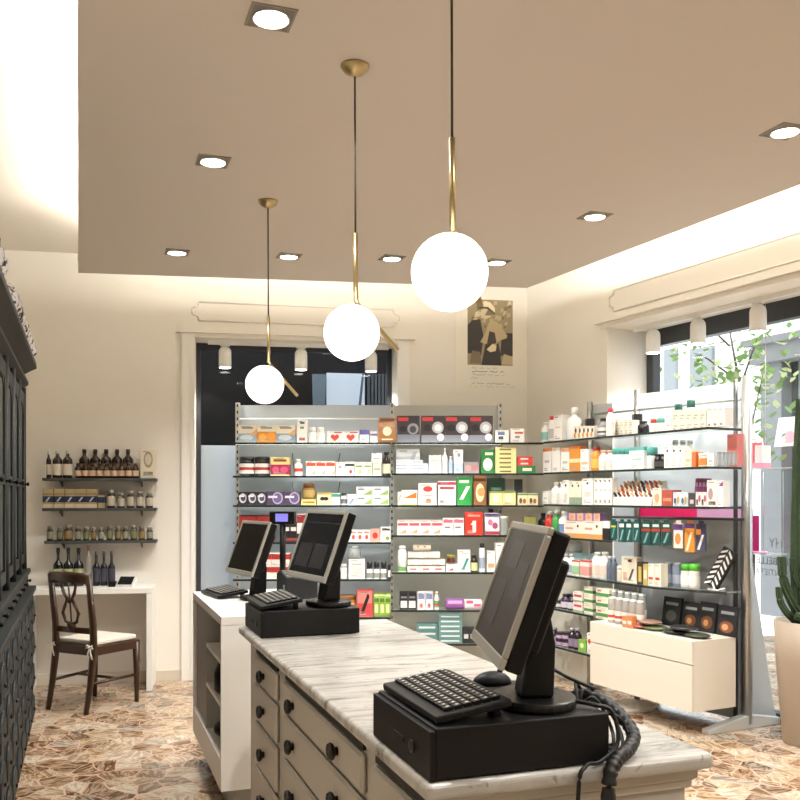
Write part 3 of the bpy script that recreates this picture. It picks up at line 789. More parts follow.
for s in (-1, 1):
    m = MB(); x = s*bx; y = yb-.03
    for k in (-1, 1):
        m.tube([(x,y,.0),(x+k*.025,y-.012,.012),(x+k*.035,y-.012,-.01),(x+k*.01,y-.008,-.004)], .005, 6)
        m.tube([(x,y-.004,0),(x+k*.012,y-.012,-.04),(x+k*.022,y-.008,-.085)], .0055, 6)
    m.sphere((x,y-.006,0), .009, 8, 6); m.build('tie', mat('ece8de', .9), cu_)

# ------------------------------------------------------------------ white open counter
P0 = (-.8076, 4.06, 0)
wc = thing('service_counter', 'white counter with open shelves behind the veined marble counter', 'counter', P0, RD)
Lc, Wc = 1.12, .60
MB().box(0, 0, .91, Wc, Lc, .95).build('top', WHITE, wc, .002)
MB().box(0, 0, .16, Wc, .02, .909).build('end_panel', WHITE, wc, .001)
MB().box(0, Lc-.02, .16, Wc, Lc, .909).build('end_panel', WHITE, wc, .001)
MB().box(Wc-.02, .021, .16, Wc, Lc-.021, .909).build('back_panel', WHITE, wc)
MB().box(0, .021, .16, .018, Lc-.021, .285).build('lower_rail', WHITE, wc)
MB().box(.0, .021, .285, Wc-.021, Lc-.021, .30).build('bottom', WHITE, wc)
MB().box(.01, .60, .30, Wc-.021, .62, .909).build('divider', mat('a9a69f', .5), wc)
for z in (.52, .72): MB().box(.01, .021, z, Wc-.021, .60, z+.02).build('shelf', WHITE, wc)
MB().box(.02, .622, .302, .035, Lc-.022, .909).build('door', mat('8f8c86', .45), wc)
MB().box(.07, .07, 0, Wc-.07, Lc-.07, .16).build('plinth', mat('a8a49c', .5), wc)
def in_wc(x, y, z): 
    v = Rz(RD) @ Vector((x, y, 0)); return (P0[0]+v.x, P0[1]+v.y, z)
o = thing('carrier_bag', 'black rounded bag on the middle shelf of the white counter', 'bag', in_wc(.125, .30, .5405), RD)
MB().lathe([(.095,0),(.115,.02),(.115,.10),(.095,.145),(.05,.160)], seg=18).build('body', BLACK, o)
MB().tube([(-.05,0,.153),(-.03,0,.17),(.03,0,.17),(.05,0,.153)], .006, 6).build('handle', BLACK, o)
o = thing('shoe_bag', 'small black crumpled bag on the bottom shelf of the white counter', 'bag', in_wc(.115, .36, .3005), RD)
MB().sphere((0,0,.05), .1, 16, 10, sc=(1,1.2,.5)).build('body', BLACK, o)
MB().tube([(0,-.03,.1),(0,0,.118),(0,.04,.1)], .006, 6).build('handle', BLACK, o)

# ------------------------------------------------------------------ marble-topped counter with drawers
C0 = (.05, 1.70, 0)
def in_mc(x, y, z):
    v = Rz(RD) @ Vector((x, y, 0)); return (C0[0]+v.x, C0[1]+v.y, z)
sl = MB(); sl.prism([(0,0),(.66,0),(.66,2.215),(0,2.215)], .915, .95)
o = sl.build('marble_worktop', MARBLE, None, .013, 4); at(o, (C0[0], C0[1], 0), RD)
tag(o, 'grey-veined white marble worktop with rounded edge on the drawer counter', 'worktop')
GREIGE = mat('b6b0a5', .42, noise=.04, nscale=8)
mc = thing('drawer_counter', 'grey painted counter cabinet with many black-knobbed drawers under marble', 'counter', C0, RD)
MB().box(.045, .05, 0, .62, 2.17, .915).build('body', GREIGE, mc, .003)
m = MB(); m.box(.046, .03, .888, .64, .0499, .9145); m.box(.046, .038, .868, .63, .0499, .888); m.box(.6201, .05, .888, .64, 2.18, .9145); m.build('cornice', mat('b9b3a6', .42), mc, .005)
MB().box(.03, .04, 0, .635, 2.18, .07).build('plinth', GREIGE, mc, .004)
MB().box(.08, .042, .12, .57, .05, .83).build('end_panel', mat('c3bba9', .42), mc, .004)
cols = [(1.57, 2.0, 1), (.52, 1.45, 2), (.07, .44, 1)]
rows = [(.765, .865), (.615, .752), (.44, .602), (.265, .427), (.09, .252)]
for y0, y1, kn in cols:
    for i, (z0, z1) in enumerate(rows):
        d = MB().box(.028, y0, z0, .0449, y1, z1).build('drawer', GREIGE, mc, .007, 1)
        ys = [(y0+y1)/2] if kn == 1 else [y0+.22, y1-.17]
        for y in ys:
            MB().lathe([(.012,0),(.011,.006),(.022,.012),(.025,.019),(.021,.027),(.008,.030)], seg=18).xf(Tr(.028, y, (z0+z1)/2) @ Ry(-PI/2)).build('knob', mat('1a1c1a', .25), d)
    MB().box(.036, y0+.01, .872, .0448, y1-.01, .898).build('slot', mat('191715', .7), mc)

# ------------------------------------------------------------------ tills
def cash_drawer(x, y, lab):
    o = thing('cash_drawer', lab, 'cash drawer', in_mc(x, y, .95), RD, 'black cash drawers on the marble counter')
    MB().box(.012, 0, .004, .394, .36, .103).build('body', mat('0b0b0b', .5, spec=.3, noise=.1, nscale=60), o, .003)
    MB().box(0, 0, .002, .012, .36, .098).build('front_panel', mat('090909', .45, spec=.3), o, .002)
    MB().lathe([(.014,0),(.014,.003),(.008,.004)], seg=16).xf(Tr(0, .10, .045) @ Ry(-PI/2)).build('lock', mat('2c2c2b', .3, metal=.5), o)
    MB().box(-.0015, .15, .04, 0, .21, .052).build('slot', mat('060606', .6), o)
    for fx_, fy_ in ((.03,.03),(.03,.33),(.36,.03),(.36,.33)):
        MB().lathe([(.012,0),(.012,.004)], fx_, fy_, 12).build('foot', BLACKM, o)
cash_drawer(.012, .012, 'black cash drawer at the front end of the marble counter')
cash_drawer(.026, 1.835, 'black cash drawer at the rear end of the marble counter')
SCREEN = mat('262626', .16, spec=.6)
def monitor(lab, base, xdir, zb, scr, dark='0c0c0c'):
    o = thing('touch_monitor', lab, 'monitor', base, math.atan2(xdir[1], xdir[0]), 'till monitors')
    W, H = .394, .292; hb = zb-base[2]
    M = Tr(0, -.09, hb) @ Rx(-math.radians(20))
    b = .017
    f = MB(); f.box(-W/2,0,0,W/2,.012,.024); f.box(-W/2,0,H-b,W/2,.012,H); f.box(-W/2,0,.024,-W/2+b,.012,H-b); f.box(W/2-b,0,.024,W/2,.012,H-b)
    f.xf(M).build('bezel', mat('a9a69d', .35, metal=.4), o, .003)
    MB().box(-W/2+b, .003, .024, W/2-b, .010, H-b).xf(M).build('screen', scr, o)
    MB().box(-W/2+.002, .012, .002, W/2-.002, .048, H-.002).xf(M).build('housing', mat(dark, .45, spec=.22), o, .006)
    MB().box(-W/2+.07, .048, .04, W/2-.07, .085, H-.05).xf(M).build('back_cover', mat(dark, .45, spec=.22), o, .012, 3)
    nk = MB(); nk.slab_x([(-.02,.02),(.07,.02),(.075,hb+.02),(.06,hb+.09),(.005,hb+.07),(0,hb-.0)], -.05, .05); nk.xf(Matrix.Diagonal((.8,.8,1,1))).build('neck', BLACK, o, .008)
    bs = MB(); bs.prism([(.105*math.cos(a), .02+.09*math.sin(a)) for a in [2*PI*k/28 for k in range(28)]], 0, .02); bs.build('base', BLACKM, o, .006)
    return o, M
mn, M1 = monitor('flat touch monitor at the front end of the marble counter', (.266, 1.925, 1.0535), (.058,-.998), 1.165, mat('232322', .3, spec=.35, noise=.12, nscale=9))
mn2, M2 = monitor('flat touch monitor at the rear end of the marble counter', (-.308, 3.643, 1.0535), (.48,-.877), 1.165, mat('1a1a1d', .2, spec=.3))
mn3, M3 = monitor('flat touch monitor with black screen on the white counter', (-.767, 4.725, .9505), (.504,-.864), 1.09, mat('050505', .3, spec=.06))
# faint windows shown on the two nearer screens
for mo, Mx, rects in ((mn, M1, ((-.10,.19,.02,.25),(.03,.13,.13,.21),(-.15,.06,-.02,.16))), (mn2, M2, ((-.15,.05,-.02,.15),(.0,.05,.13,.15),(-.17,.235,.17,.24)))):
    for i, (a, b, c, d) in enumerate(rects):
        MB().box(a, .0025, b, c, .0031, d).xf(Mx).build('screen_window', mat('2b2b2e', .3) if i < 2 else mat('26272b', .3), mo)
def keyboard(lab, c, rz, W=.33, D=.165, tilt=.14):
    o = thing('keyboard', lab, 'keyboard', c, rz, 'black till keyboards')
    M = Tr(0, 0, .002) @ Tr(0,-D/2,0) @ Rx(tilt) @ Tr(0,D/2,0)
    MB().box(-W/2, -D/2, 0, W/2, D/2, .016).xf(M).build('body', BLACK, o, .004)
    k = MB(); t = MB(); nx, ny = 15, 6; ux = (W-.03)/nx; uy = (D-.04)/ny
    for i in range(nx):
        for j in range(ny):
            x = -W/2+.015+i*ux; y = -D/2+.025+j*uy
            k.box(x+.001, y+.001, .016, x+ux-.002, y+uy-.002, .023)
            cx_, cy_ = x+ux*.45, y+uy*.5
            t.poly([(cx_-.004,cy_-.002,.0233),(cx_+.003,cy_-.002,.0233),(cx_+.003,cy_+.004,.0233),(cx_-.004,cy_+.004,.0233)])
    k.xf(M).build('keys', mat('121212', .4, spec=.3), o); t.xf(M).build('key_legends', mat('cfccc2', .6), o)
    s = MB(); s.box(-W/2+.03, D/2-.03, 0, -W/2+.06, D/2-.015, .026); s.box(W/2-.06, D/2-.03, 0, W/2-.03, D/2-.015, .026); s.build('rear_feet', BLACK, o)
KZ = RD-PI/2
keyboard('compact black keyboard lying on the front cash drawer', in_mc(.115, .195, 1.0535), KZ)
keyboard('compact black keyboard lying on the rear cash drawer', in_mc(.115, 2.02, 1.0535), KZ, .33, .165, .16)
keyboard('compact black keyboard on the white counter by the dark screen', in_wc(.14, .86, .9505), KZ+.15, .33, .17)
o = thing('computer_mouse', 'small black computer mouse on the front cash drawer behind keyboard', 'mouse', in_mc(.30, .35, 1.0535), RD)
MB().sphere((0,0,.0), .05, 18, 12, sc=(1,.6,.6)).xf(Matrix.Diagonal((1,1,1,1))).build('body', BLACK, o)
for v in o.children[0].data.vertices: v.co.z = max(v.co.z, 0)
MB().tube([(.02,-.004,.028),(.02,.004,.028)], .006, 8).build('wheel', CHAR, o)
pr = thing('receipt_printer', 'dark grey boxy receipt printer on the white counter', 'printer', in_wc(.44, .40, .9505), RD+.1)
MB().slab_x([(-.08,0),(.08,0),(.08,.15),(.02,.17),(-.08,.14)], -.085, .085).build('body', CHAR, pr, .008)
MB().box(-.06, -.02, .158, .06, -.005, .166).build('slot', BLACKM, pr)
MB().box(-.0865, -.06, .06, -.085, -.04, .10).build('button_strip', mat('8c8c8c', .4), pr)
pd = thing('customer_display', 'slim black pole display with small violet lit screen', 'display', in_wc(.44, .75, .9505), RD-.5)
MB().lathe([(.06,0),(.06,.012),(.03,.02)], seg=20).build('base', BLACK, pd)
MB().tube([(0,0,.018),(0,0,.40)], .017, 12).build('pole', BLACK, pd)
MB().box(-.07, -.02, .39, .07, .02, .46).build('head', BLACK, pd, .004)
MB().box(-.035, -.0212, .405, .035, -.0198, .448).build('screen', emit('violet_display', (.18,.16,.55,1), 1.1), pd)

# cables
RUB = mat('121212', .45)
cb = thing('cable_bundle', 'thick black spiral-wrapped cable bundle drooping over the marble edge', 'cable', in_mc(.44, .2, .951), 0)
cb.location = (0, 0, 0)
def sm(P, n=8):
    V = [Vector(p) for p in P]; out = []
    for i in range(len(V)-1):
        a, b, c, d = V[max(i-1,0)], V[i], V[i+1], V[min(i+2,len(V)-1)]
        for k in range(n):
            t = k/n; out.append(.5*((2*b)+(c-a)*t+(2*a-5*b+4*c-d)*t*t+(3*b-a-3*c+d)*t**3))
    out.append(V[-1]); return out
pth = sm([in_mc(*p) for p in ((.445,.30,.975),(.455,.25,1.03),(.478,.19,1.045),(.498,.12,1.02),(.495,.06,.99),(.45,.01,.975),(.405,-.018,.966),(.375,-.036,.93),(.37,-.045,.8),(.38,-.05,.5),(.42,-.06,.02))], 14)
rad = [.0145*(1+.07*(1 if (i//2) % 2 else -1)) for i in range(len(pth))]
MB().tube(pth, rad, 12).build('wrapped_cable', RUB, cb)
for k in range(5):
    y = .07+.035*k
    MB().tube(sm([in_mc(.432,.24-.02*k,.99),in_mc(.455,y+.02,1.03+.01*k),in_mc(.485,y,1.0),in_mc(.462,y-.05,.962),in_mc(.436,y+.03,.962)], 6), .0042, 7).build('cable_loop', RUB, cb)
c2 = thing('power_cable', 'thin black cable running over the front cash drawer to the floor', 'cable', (0,0,0))
MB().tube(sm([in_mc(*p) for p in ((.33,.2,1.075),(.36,.10,1.066),(.395,.05,1.062),(.424,.03,1.05),(.428,.015,.99),(.38,.004,.958),(.34,-.005,.955),(.318,-.014,.90),(.31,-.02,.6),(.30,-.03,.02))], 10), .0045, 8).build('cable', RUB, c2)

MB().tube(sm([in_mc(*q) for q in ((.36,.27,1.10),(.41,.28,1.098),(.445,.24,1.078),(.478,.185,1.062))], 8), .0042, 8).build('cable_lead', RUB, cb)
# ------------------------------------------------------------------ poster on the rear wall
pa = Vector(on_back(455, 0)); pb = Vector(on_back(525, 0)); pw = (pb-pa).length; pY = (pa.y+pb.y)/2
z1 = CAMZ+(HOR-297)/F*pY; z0 = CAMZ+(HOR-394)/F*pY; ph = z1-z0
po = thing('poster', 'cream paper print with sepia photograph and handwriting on the rear wall', 'poster', (pa.x, pa.y, z0), BA)
MB().box(0, -.004, 0, pw, -.001, ph).build('paper', mat('e9e4d8', .8), po)
iw, ih = pw*.645, ph*.675; ix, iz = pw*.175, ph*.295
SEP = ['8f8163','211d17','cabb98','3a3126','6d6048','b3a27f','1a1612','ded0ae']
pm = [mat(h, .6) for h in SEP]; g = MB()
def pg(P, c, k): g.poly([(ix+u*iw, -.0042-.0002*k, iz+v*ih) for u, v in P], c)
pg([(0,0),(1,0),(1,1),(0,1)], 0, 0)
for k in range(26):
    u, v = random.random()*.9, .55+random.random()*.38; s = random.uniform(.05,.13)
    pg([(u,v),(min(u+s,1),v+s*.2),(min(u+s*.9,1),min(v+s*.8,1)),(u+s*.2,min(v+s*.7,1))], random.choice((2,4,5,5)), 1)
pg([(0,.18),(.3,.15),(.35,.45),(.28,.7),(.1,.68),(0,.6)], 1, 2); pg([(.72,.15),(1,.15),(1,.5),(.85,.5),(.75,.42)], 1, 2)
pg([(.05,.02),(.3,.02),(.28,.2),(.1,.22)], 4, 3); pg([(.75,.02),(1,.02),(1,.14),(.8,.18)], 5, 3)
pg([(.3,0),(.75,0),(.72,.2),(.66,.42),(.42,.42),(.36,.2)], 6, 4)
pg([(.28,.35),(.4,.5),(.45,.62),(.52,.7),(.66,.66),(.78,.56),(.88,.46),(.86,.42),(.7,.38),(.62,.3),(.5,.34),(.4,.32)], 5, 5)
pg([(.42,.3),(.64,.34),(.6,.5),(.48,.52)], 3, 6); pg([(.42,.24),(.55,.33),(.64,.3),(.62,.22),(.5,.2)], 7, 7)
pg([(.3,.72),(.4,.7),(.52,.74),(.54,.84),(.4,.88),(.3,.84),(.27,.78)], 2, 6); pg([(.38,.76),(.54,.76),(.56,.84),(.44,.84)], 4, 7)
pg([(.23,.86),(.34,.88),(.55,.82),(.61,.78),(.6,.88),(.5,.96),(.38,.98),(.3,.93)], 7, 8); pg([(.23,.86),(.42,.86),(.6,.77),(.61,.80),(.45,.89),(.26,.885)], 3, 9)
g.build('photograph', pm, po)
hw_ = MB()
for zi, (a, b, r) in enumerate(((.24,.6,.0012),(.24,.7,.0022),(.24,.7,.0012),(.22,.36,.0011),(.24,.78,.0016),(.2,.86,.0009))):
    zz = ph*(.262-.034*zi-(.02 if zi > 3 else 0)); P = []; u = a
    while u < b:
        if random.random() < .18 and len(P) > 3:
            hw_.tube(P, r, 5); P = []; u += .025
        P.append((pw*u, -.0046, zz+random.uniform(-.006,.008))); u += .012
    if len(P) > 2: hw_.tube(P, r, 5)
hw_.build('handwriting', mat('3b3a38', .7), po)

# ------------------------------------------------------------------ planter and cactus, window display
pt = thing('potted_cactus', 'tall cactus in a big cream tapered pot by the shop window', 'plant', (2.50, 5.45, 0))
MB().lathe([(.165,0),(.172,.01),(.21,.5),(.222,.74),(.205,.74),(.2,.70)], seg=40).build('pot', mat('a39380', .55, noise=.03), pt)
MB().lathe([(.02,.69),(.203,.70)], seg=30).build('soil', mat('efeae2', .9, noise=.2, nscale=60), pt)
CAC = mat('31452b', .6, noise=.35, nscale=26)
def stem(P, r): MB().tube(sm(P, 6), r, 16, star=.3).build('stem', CAC, pt)
stem([(-.08,.02,.69),(-.085,.02,1.2),(-.075,.01,1.7),(-.06,0,2.08)], .042)
stem([(-.05,-.02,.72),(-.15,-.05,.86),(-.2,-.05,1.0),(-.21,-.05,1.13)], .028)
stem([(-.06,-.0,.70),(-.17,-.06,.78),(-.225,-.07,.86),(-.235,-.07,.95)], .022)
stem([(.05,.0,.7),(.06,.0,1.1),(.05,0,1.55)], .045)
stem([(-.03,-.06,.7),(-.1,-.1,.76),(-.15,-.1,.78)], .026)
stem([(-.10,-.02,.95),(-.13,-.03,1.02),(-.135,-.03,1.12)], .02)
def gshelf(x, y, off, L, lab):
    s = sR(x, off); Y = (4.985+off*1.115)/((x-400)/F+.494); z = CAMZ+(HOR-y)/F*Y
    o = thing('glass_shelf', lab, 'shelf', (*RO, z), RA, 'hanging glass shelves in the shop window')
    MB().box(s, off-.1, 0, s+L, off+.1, .008).build('pane', clear('display_glass', (.88,.94,.93,1), dens=.7), o)
    m = MB()
    for q in (s+.03, s+L-.03): m.tube([(q,off+.09,.008),(q,off+.09,(zt if z > 1.4 else 1.655)-z)], .0025, 6)
    m.build('wires', STEEL, o)
    return s, z
s, z = gshelf(752, 470, .27, .9, 'clear glass shelf hung in the shop window with coral bag')
def in_rw(s, y, z): v = Rz(RA) @ Vector((s, y, 0)); return (RO[0]+v.x, RO[1]+v.y, z)
o = thing('gift_bag', 'coral and white gift bag on the upper hanging glass shelf', 'bag', in_rw(s+.06, .27, z+.0085), RA)
m = MB(); m.box(-.06,-.04,0,.06,.04,.035,1); m.box(-.06,-.04,.035,-.0,.04,.17,0); m.box(-.0,-.04,.035,.06,.04,.15,2); m.build('body', [mat('f0606a', .5), mat('f79ab0', .5), mat('f6efec', .5)], o)
MB().tube([(-.03,0,.168),(-.02,0,.2),(.02,0,.195),(.03,0,.148)], .004, 6).build('handle', mat('f4e9e6', .6), o)
s, z2 = gshelf(750, 553, .27, .22, 'short clear glass shelf hung low in the shop window')
o = thing('display_card', 'upright magenta card on the low hanging glass shelf', 'card', in_rw(s+.03, .29, z2+.0085), RA)
m = MB(); m.box(-.02,-.01,0,.03,.0,.24); m.build('card', mat('c01a6c', .5), o)
MB().box(-.02,-.03,0,.03,-.01,.008).build('foot', mat('c01a6c', .5), o)
o = MB().poly([(0,0,.003)] ).build('petal_scatter', mat('f7a1c6', .6)) if False else None
m = MB()
for k in range(14):
    c = (random.uniform(-.02,.10), random.uniform(-.06,.0), .004+.004*random.random()); m.sphere(c, .018, 8, 5, sc=(1,.7,.28))
o = m.build('tissue_petals', mat('f39ac0', .7)); at(o, in_rw(s+.09, .24, z2+.009), RA); tag(o, 'loose pink petals scattered on the low hanging glass shelf', 'petals', None, 'stuff')
fl_ = thing('flower_decal', 'pink rose decal on a white card in the shop window', 'card', in_rw(s_on_glass(790)[0], gy-.012, 1.5), RA)
s_, Y_ = s_on_glass(790); zc = (HOR-437)/F*Y_
MB().slab_y([(-.12,zc-.06),(.2,zc-.06),(.2,zc+.13),(-.08,zc+.13)], 0, .003).build('card', translucent('white_card', (.9,.91,.92,1), .5), fl_)
m = MB()
for k in range(6): m.slab_y([(.02*math.cos(2*PI*k/6)+.022*math.cos(a)+.01, zc+.02*math.sin(2*PI*k/6)+.022*math.sin(a)) for a in [2*PI*j/10 for j in range(10)]], -.0012-.0003*k, -.0004)
m.build('rose', mat('e3a3b5', .7), fl_)
m = MB()
for a, b in ((-.06,.0),(-.03,-.04),(.06,.06)): m.slab_y([(a,zc+b),(a+.03,zc+b+.012),(a+.045,zc+b+.03),(a+.01,zc+b+.022)], -.001, -.0002)
m.build('leaves', mat('6b8a78', .7), fl_)
# ================================================================== products
W_, CR, RED, ORG, PUR, TEAL, GRN, BLK, GREY, YEL, PNK = 'eeece7', 'e6dcc4', 'c4322b', 'd9802f', '6a4f86', '4fa8a0', '3f8a4a', '1c1a1b', '8e9094', 'e6cf7a', 'd98aa0'
TXT = '6d6a68'
L1, L2 = 'back-wall left bay', 'back-wall right bay'
bl = back_line()
# ---- back wall, left bay
row(L1+' top shelf', bl, 1.915)
C('cream carton with grey swoosh, beside the post', 238, 257, 425, CR, ('r','93a1ad',0,0,1,.52), ('o','c9d2d8',.1,.12,.8,.45), ('t','e2a56d',.6,.45,1,.78), ('r',TXT,.2,.8,.8,.87))
C('cream carton with orange slices', 257, 276, 425, CR, ('r','d98a3a',0,0,1,.62), ('o','f0b34e',.08,.1,.5,.5), ('o','e89a3f',.5,.15,.95,.6), ('r',TXT,.2,.8,.8,.87))
C('cream carton with grey swoosh, beside tall white one', 276, 295.5, 425, CR, ('r','93a1ad',0,0,1,.52), ('o','c9d2d8',.1,.12,.8,.45), ('t','e2a56d',.6,.45,1,.78), ('r',TXT,.2,.8,.8,.87))
C('tall white carton with green and red marks', 297, 307, 419.6, W_, ('r','6f9a5e',.3,.6,.7,.7), ('r',RED,.2,.1,.8,.22), ('r','44464a',.3,.82,.75,.9))
J('plain white screw-top tub', 308, 324.5, 427, W_, 'f6f5f2', n=2, lidh=.32, narrow=.8, waist=.8)
C('white carton with red heart', 327, 358.6, 431, W_, ('h','cf4a40',.14,.06,.86,.78), ('r',RED,.45,.82,.95,.93), n=2)
C('white carton with purple top', 359.6, 369, 429.6, W_, ('r','6a62a8',0,.62,1,1), ('r','b9b5d8',.2,.2,.7,.3))
C('low white carton with purple line', 370, 377.5, 431, W_, ('r','7a72b0',0,.6,1,.78))
Pk('brown paper pouch with white crest', 378, 396.4, 417, 'a4713f', ('o','e9dcc2',.25,.25,.75,.62), ('r','5f3a1c',.1,.86,.9,.93), ('r','e9dcc2',.2,.08,.8,.14), d=.05)
row(L1+' second shelf', bl, 1.648)
J('black tub with red label', 237.8, 269, 456.4, BLK, '17161a', 'e9e4de', n=2, lidh=.22, acc='b6332c')
C('yellow and crimson carton', 270.6, 289.6, 457, 'e9d48f', ('r','a22a4e',0,.06,1,.6), ('o','d8577d',.08,.14,.46,.5), ('o','d8577d',.5,.14,.92,.5), ('r','8f4a20',.15,.76,.85,.88))
Bt('white bottle with red label', 293.6, 302.4, 459, 'efece8', 'f3f2ef', 'd2493c', neck=.45, lab=(.25,.45))
C('white carton with orange-red header', 306, 335.6, 461, W_, ('r','d6543a',.04,.66,.96,.88), ('t','e9b39a',.5,.08,.95,.4), n=3)
C('plain white carton with grey mark', 336, 345, 462, W_, ('r','a2a7a5',.25,.55,.6,.72))
C('white carton with black header and red dot', 345.4, 354, 461.5, W_, ('r','3c3a3a',.0,.68,1,.84), ('o','cf4038',.45,.15,.8,.42))
C('white carton with green mark', 354.4, 372.4, 462, W_, ('r','8aa65a',.1,.62,.9,.76), ('o','b7c78a',.4,.12,.85,.45), n=2)
C('small cream carton under another', 373, 381.5, 462, 'e5e0cc', ('r','9aa77a',.1,.4,.9,.55))
CUR.z += .1085; C('white flat carton lying on top', 371.5, 382, 453, W_, ('r','b9b9b9',.2,.3,.8,.5)); CUR.z -= .1085
Bt('dark medicine bottle with cream label', 382.4, 390.6, 451.6, '2a1d17', '15171a', 'd9d6bb', neck=.5, lab=(.1,.5))
row(L1+' third shelf', bl, 1.412)
C('black packet with white ring', 237.8, 266, 492, '26242b', ('o','c9c6d0',.12,.15,.95,.9), ('o','4b4458',.3,.3,.85,.75), ('r','e9e6ea',.1,.62,.7,.74), n=3)
C('purple-grey carton with pale ring', 266.4, 300, 491.4, '4a4157', ('o','b5adc4',.35,.06,1,.96), ('o','6b5a86',.42,.16,.92,.86), ('r','e6d8ea',.1,.52,.66,.68), n=2)
C('yellow carton under brown jar', 301, 316, 499, 'e2cf88', ('r','9a7a33',.1,.3,.9,.6))
CUR.z += .047; J('brown and gold jar on yellow carton', 301.5, 315, 483, '8a6a3a', '6d4a28', 'b59a5a', lidh=.3, narrow=.85); CUR.z -= .047
C('cream carton with black moustache mark', 317, 331.4, 492.4, 'e9e2b8', ('o','232021',.2,.35,.55,.65), ('o','232021',.45,.35,.8,.65), ('r','c9b25e',0,.84,1,1))
C('white carton with green header', 331.6, 340, 493, W_, ('r','4aa583',0,.68,1,.92), ('r','c9d8ce',.15,.2,.8,.4))
Bt('small white bottle with black cap', 340.4, 347, 493, 'e6e4e0', '26262a', '6a6f74', neck=.6, caph=.3)
C('white carton with blue slant', 347.4, 356, 494, W_, ('s','7f9fc4',.1,.1,.9,.6))
C('white herbal carton', 356.4, 389, 486.6, W_, ('t','8fae5a',.4,.1,.96,.7), ('r','7d8a9a',.08,.62,.5,.8), n=2, st=2)
row(L1+' fourth shelf', bl, 1.115)
C('dark red and black carton behind till screen', 239, 274, 515, '3a1518', ('r','8c2a26',0,.6,1,.95), ('r','d9bfae',.1,.2,.9,.36), n=4)
C('black and white boxed item beside violet display', 283, 297, 522, '232122', ('r','d9d6d2',.1,.55,.9,.75), ('r','8a3a36',0,.05,1,.2), n=2)
C('red and white carton left of till screen', 297, 316, 514, 'e3dcd8', ('r','8c2a2a',0,.68,1,.98), ('r','2d2a2b',0,.0,1,.3), n=2)
C('low white carton with red band', 316, 350, 528, W_, ('r','c4453e',0,.4,1,.62), n=4)
C('white carton with red rings', 350, 370, 530, W_, ('o','d4574d',.25,.2,.75,.6), ('r','d98a84',.1,.72,.9,.86), n=3)
C('salmon carton with red flower', 370.4, 380, 529, 'e8a798', ('o','c93a36',.2,.25,.8,.75))
C('wide white carton with green leaf', 380.4, 390.6, 527, W_, ('r','3c3b3b',.15,.76,.95,.9), ('o','8a8f3f',.5,.12,.9,.38))
row(L1+' fifth shelf', bl, .818)
C('red and white carton', 262, 290, 553, 'e9dfd9', ('r','a8332c',0,.5,1,.92), n=3, st=2)
C('red carton behind the tilted till screen', 292, 322, 556, 'b0352e', ('r','eadfd8',.1,.2,.9,.45), n=3)
J('white ribbed tub', 333, 347, 564, 'e6e6e3', 'cfd2d2', n=2, lidh=.25)
C('white carton under glass jar', 348.5, 365, 559, W_, ('r','b5b3b0',.2,.7,.8,.78), ('r','d5d3d0',.2,.2,.8,.6))
CUR.z += .168; J('round clear jar standing on a white carton', 347, 361, 546.5, 'd9dedd', 'e9eae8', lidh=.15, clearb=True, narrow=.5, waist=.6); CUR.z -= .168
Bt('white bottle with tall black cap', 366, 387.2, 562, 'e9e7e3', '1d1d20', '8f908c', n=3, neck=.7, caph=.42, sh=.42, lab=(.05,.35))
C('black carton with white label', 387.8, 390.8, 565, '1f1f21', ('r','e6e4df',.08,.12,.92,.62))
row(L1+' lowest shelf', bl, .513)
J('round orange and brown pack', 335, 356, 596, 'b5843f', '8a5a2a', 'e0bf7a', lidh=.2)
C('salmon red carton with black figure', 357, 373, 590, 'cf4b4a', ('r','e48a80',.05,.5,.95,.95), ('s','201a1a',.2,.1,.8,.75), ('o','201a1a',.6,.7,.78,.85))
Pk('lime green packet', 373.6, 390.6, 593, '8fae3f', ('r','dfe6a8',.2,.15,.8,.5), ('r','4f7a2a',.1,.6,.9,.75), n=3)
# ---- back wall, right bay
row(L2+' top shelf', bl, 1.915)
C('black carton showing dark pressure meter', 397, 420, 415.6, '3a3236', ('r','7d808c',0,0,1,.3), ('o','8d8d92',.45,.3,.95,.72), ('o','1c1b1d',.1,.4,.45,.62), ('r','b8302e',.04,.8,.5,.93), ('o','45454a',.55,.36,.85,.62))
C('black carton showing silver pressure meter', 421, 493, 415.6, '3d3538', ('r','8a8d99',0,0,1,.28), ('o','b9bcc2',.45,.34,.95,.78), ('o','232225',.08,.42,.42,.68), ('r','c23a38',.04,.8,.5,.94), ('o','eceef2',.66,.06,.97,.34), ('o','e3e6ea',.55,.42,.86,.68), n=3)
C('white carton with blue tag', 495, 509, 430, W_, ('r','6a7fb0',.2,.6,.7,.85), ('r','55595e',.25,.25,.6,.5))
C('white carton with red lettering', 510.4, 524.4, 428.4, W_, ('r','c9554c',.3,.62,.9,.76), ('o','9a9a98',.3,.3,.7,.5))
row(L2+' second shelf', bl, 1.668)
C('white flat carton in tall pile', 396, 423, 460, W_, ('r','9fb0c8',.0,.25,1,.6), ('r','e9eef2',.4,.3,.6,.55), st=4)
C('white card box standing behind the pile', 396, 420, 449, 'e9ecef', ('s','cdd3d9',.4,.1,.9,.9), inset=.135, d=.04)
C('small pale blue carton', 422.5, 428.6, 463, 'b9cbe0', ('r','e9eef4',.1,.5,.9,.8))
C('white roll pack', 429, 441.5, 455, W_, ('r','d8c7bd',.1,.3,.9,.5), n=2, st=2)
Bt('white pump bottle', 442, 448, 448, 'efeeea', 'dfe3e4', neck=.3, sh=.6)
Bt('small pale blue bottle', 448.4, 453, 456, 'b7c6dc', 'e6eaf0', neck=.5)
C('white carton on top of pale blue one', 453.6, 463, 449.6, W_, ('r','b8c9dd',0,0,1,.42), ('r','8b8f92',.4,.7,.7,.85))
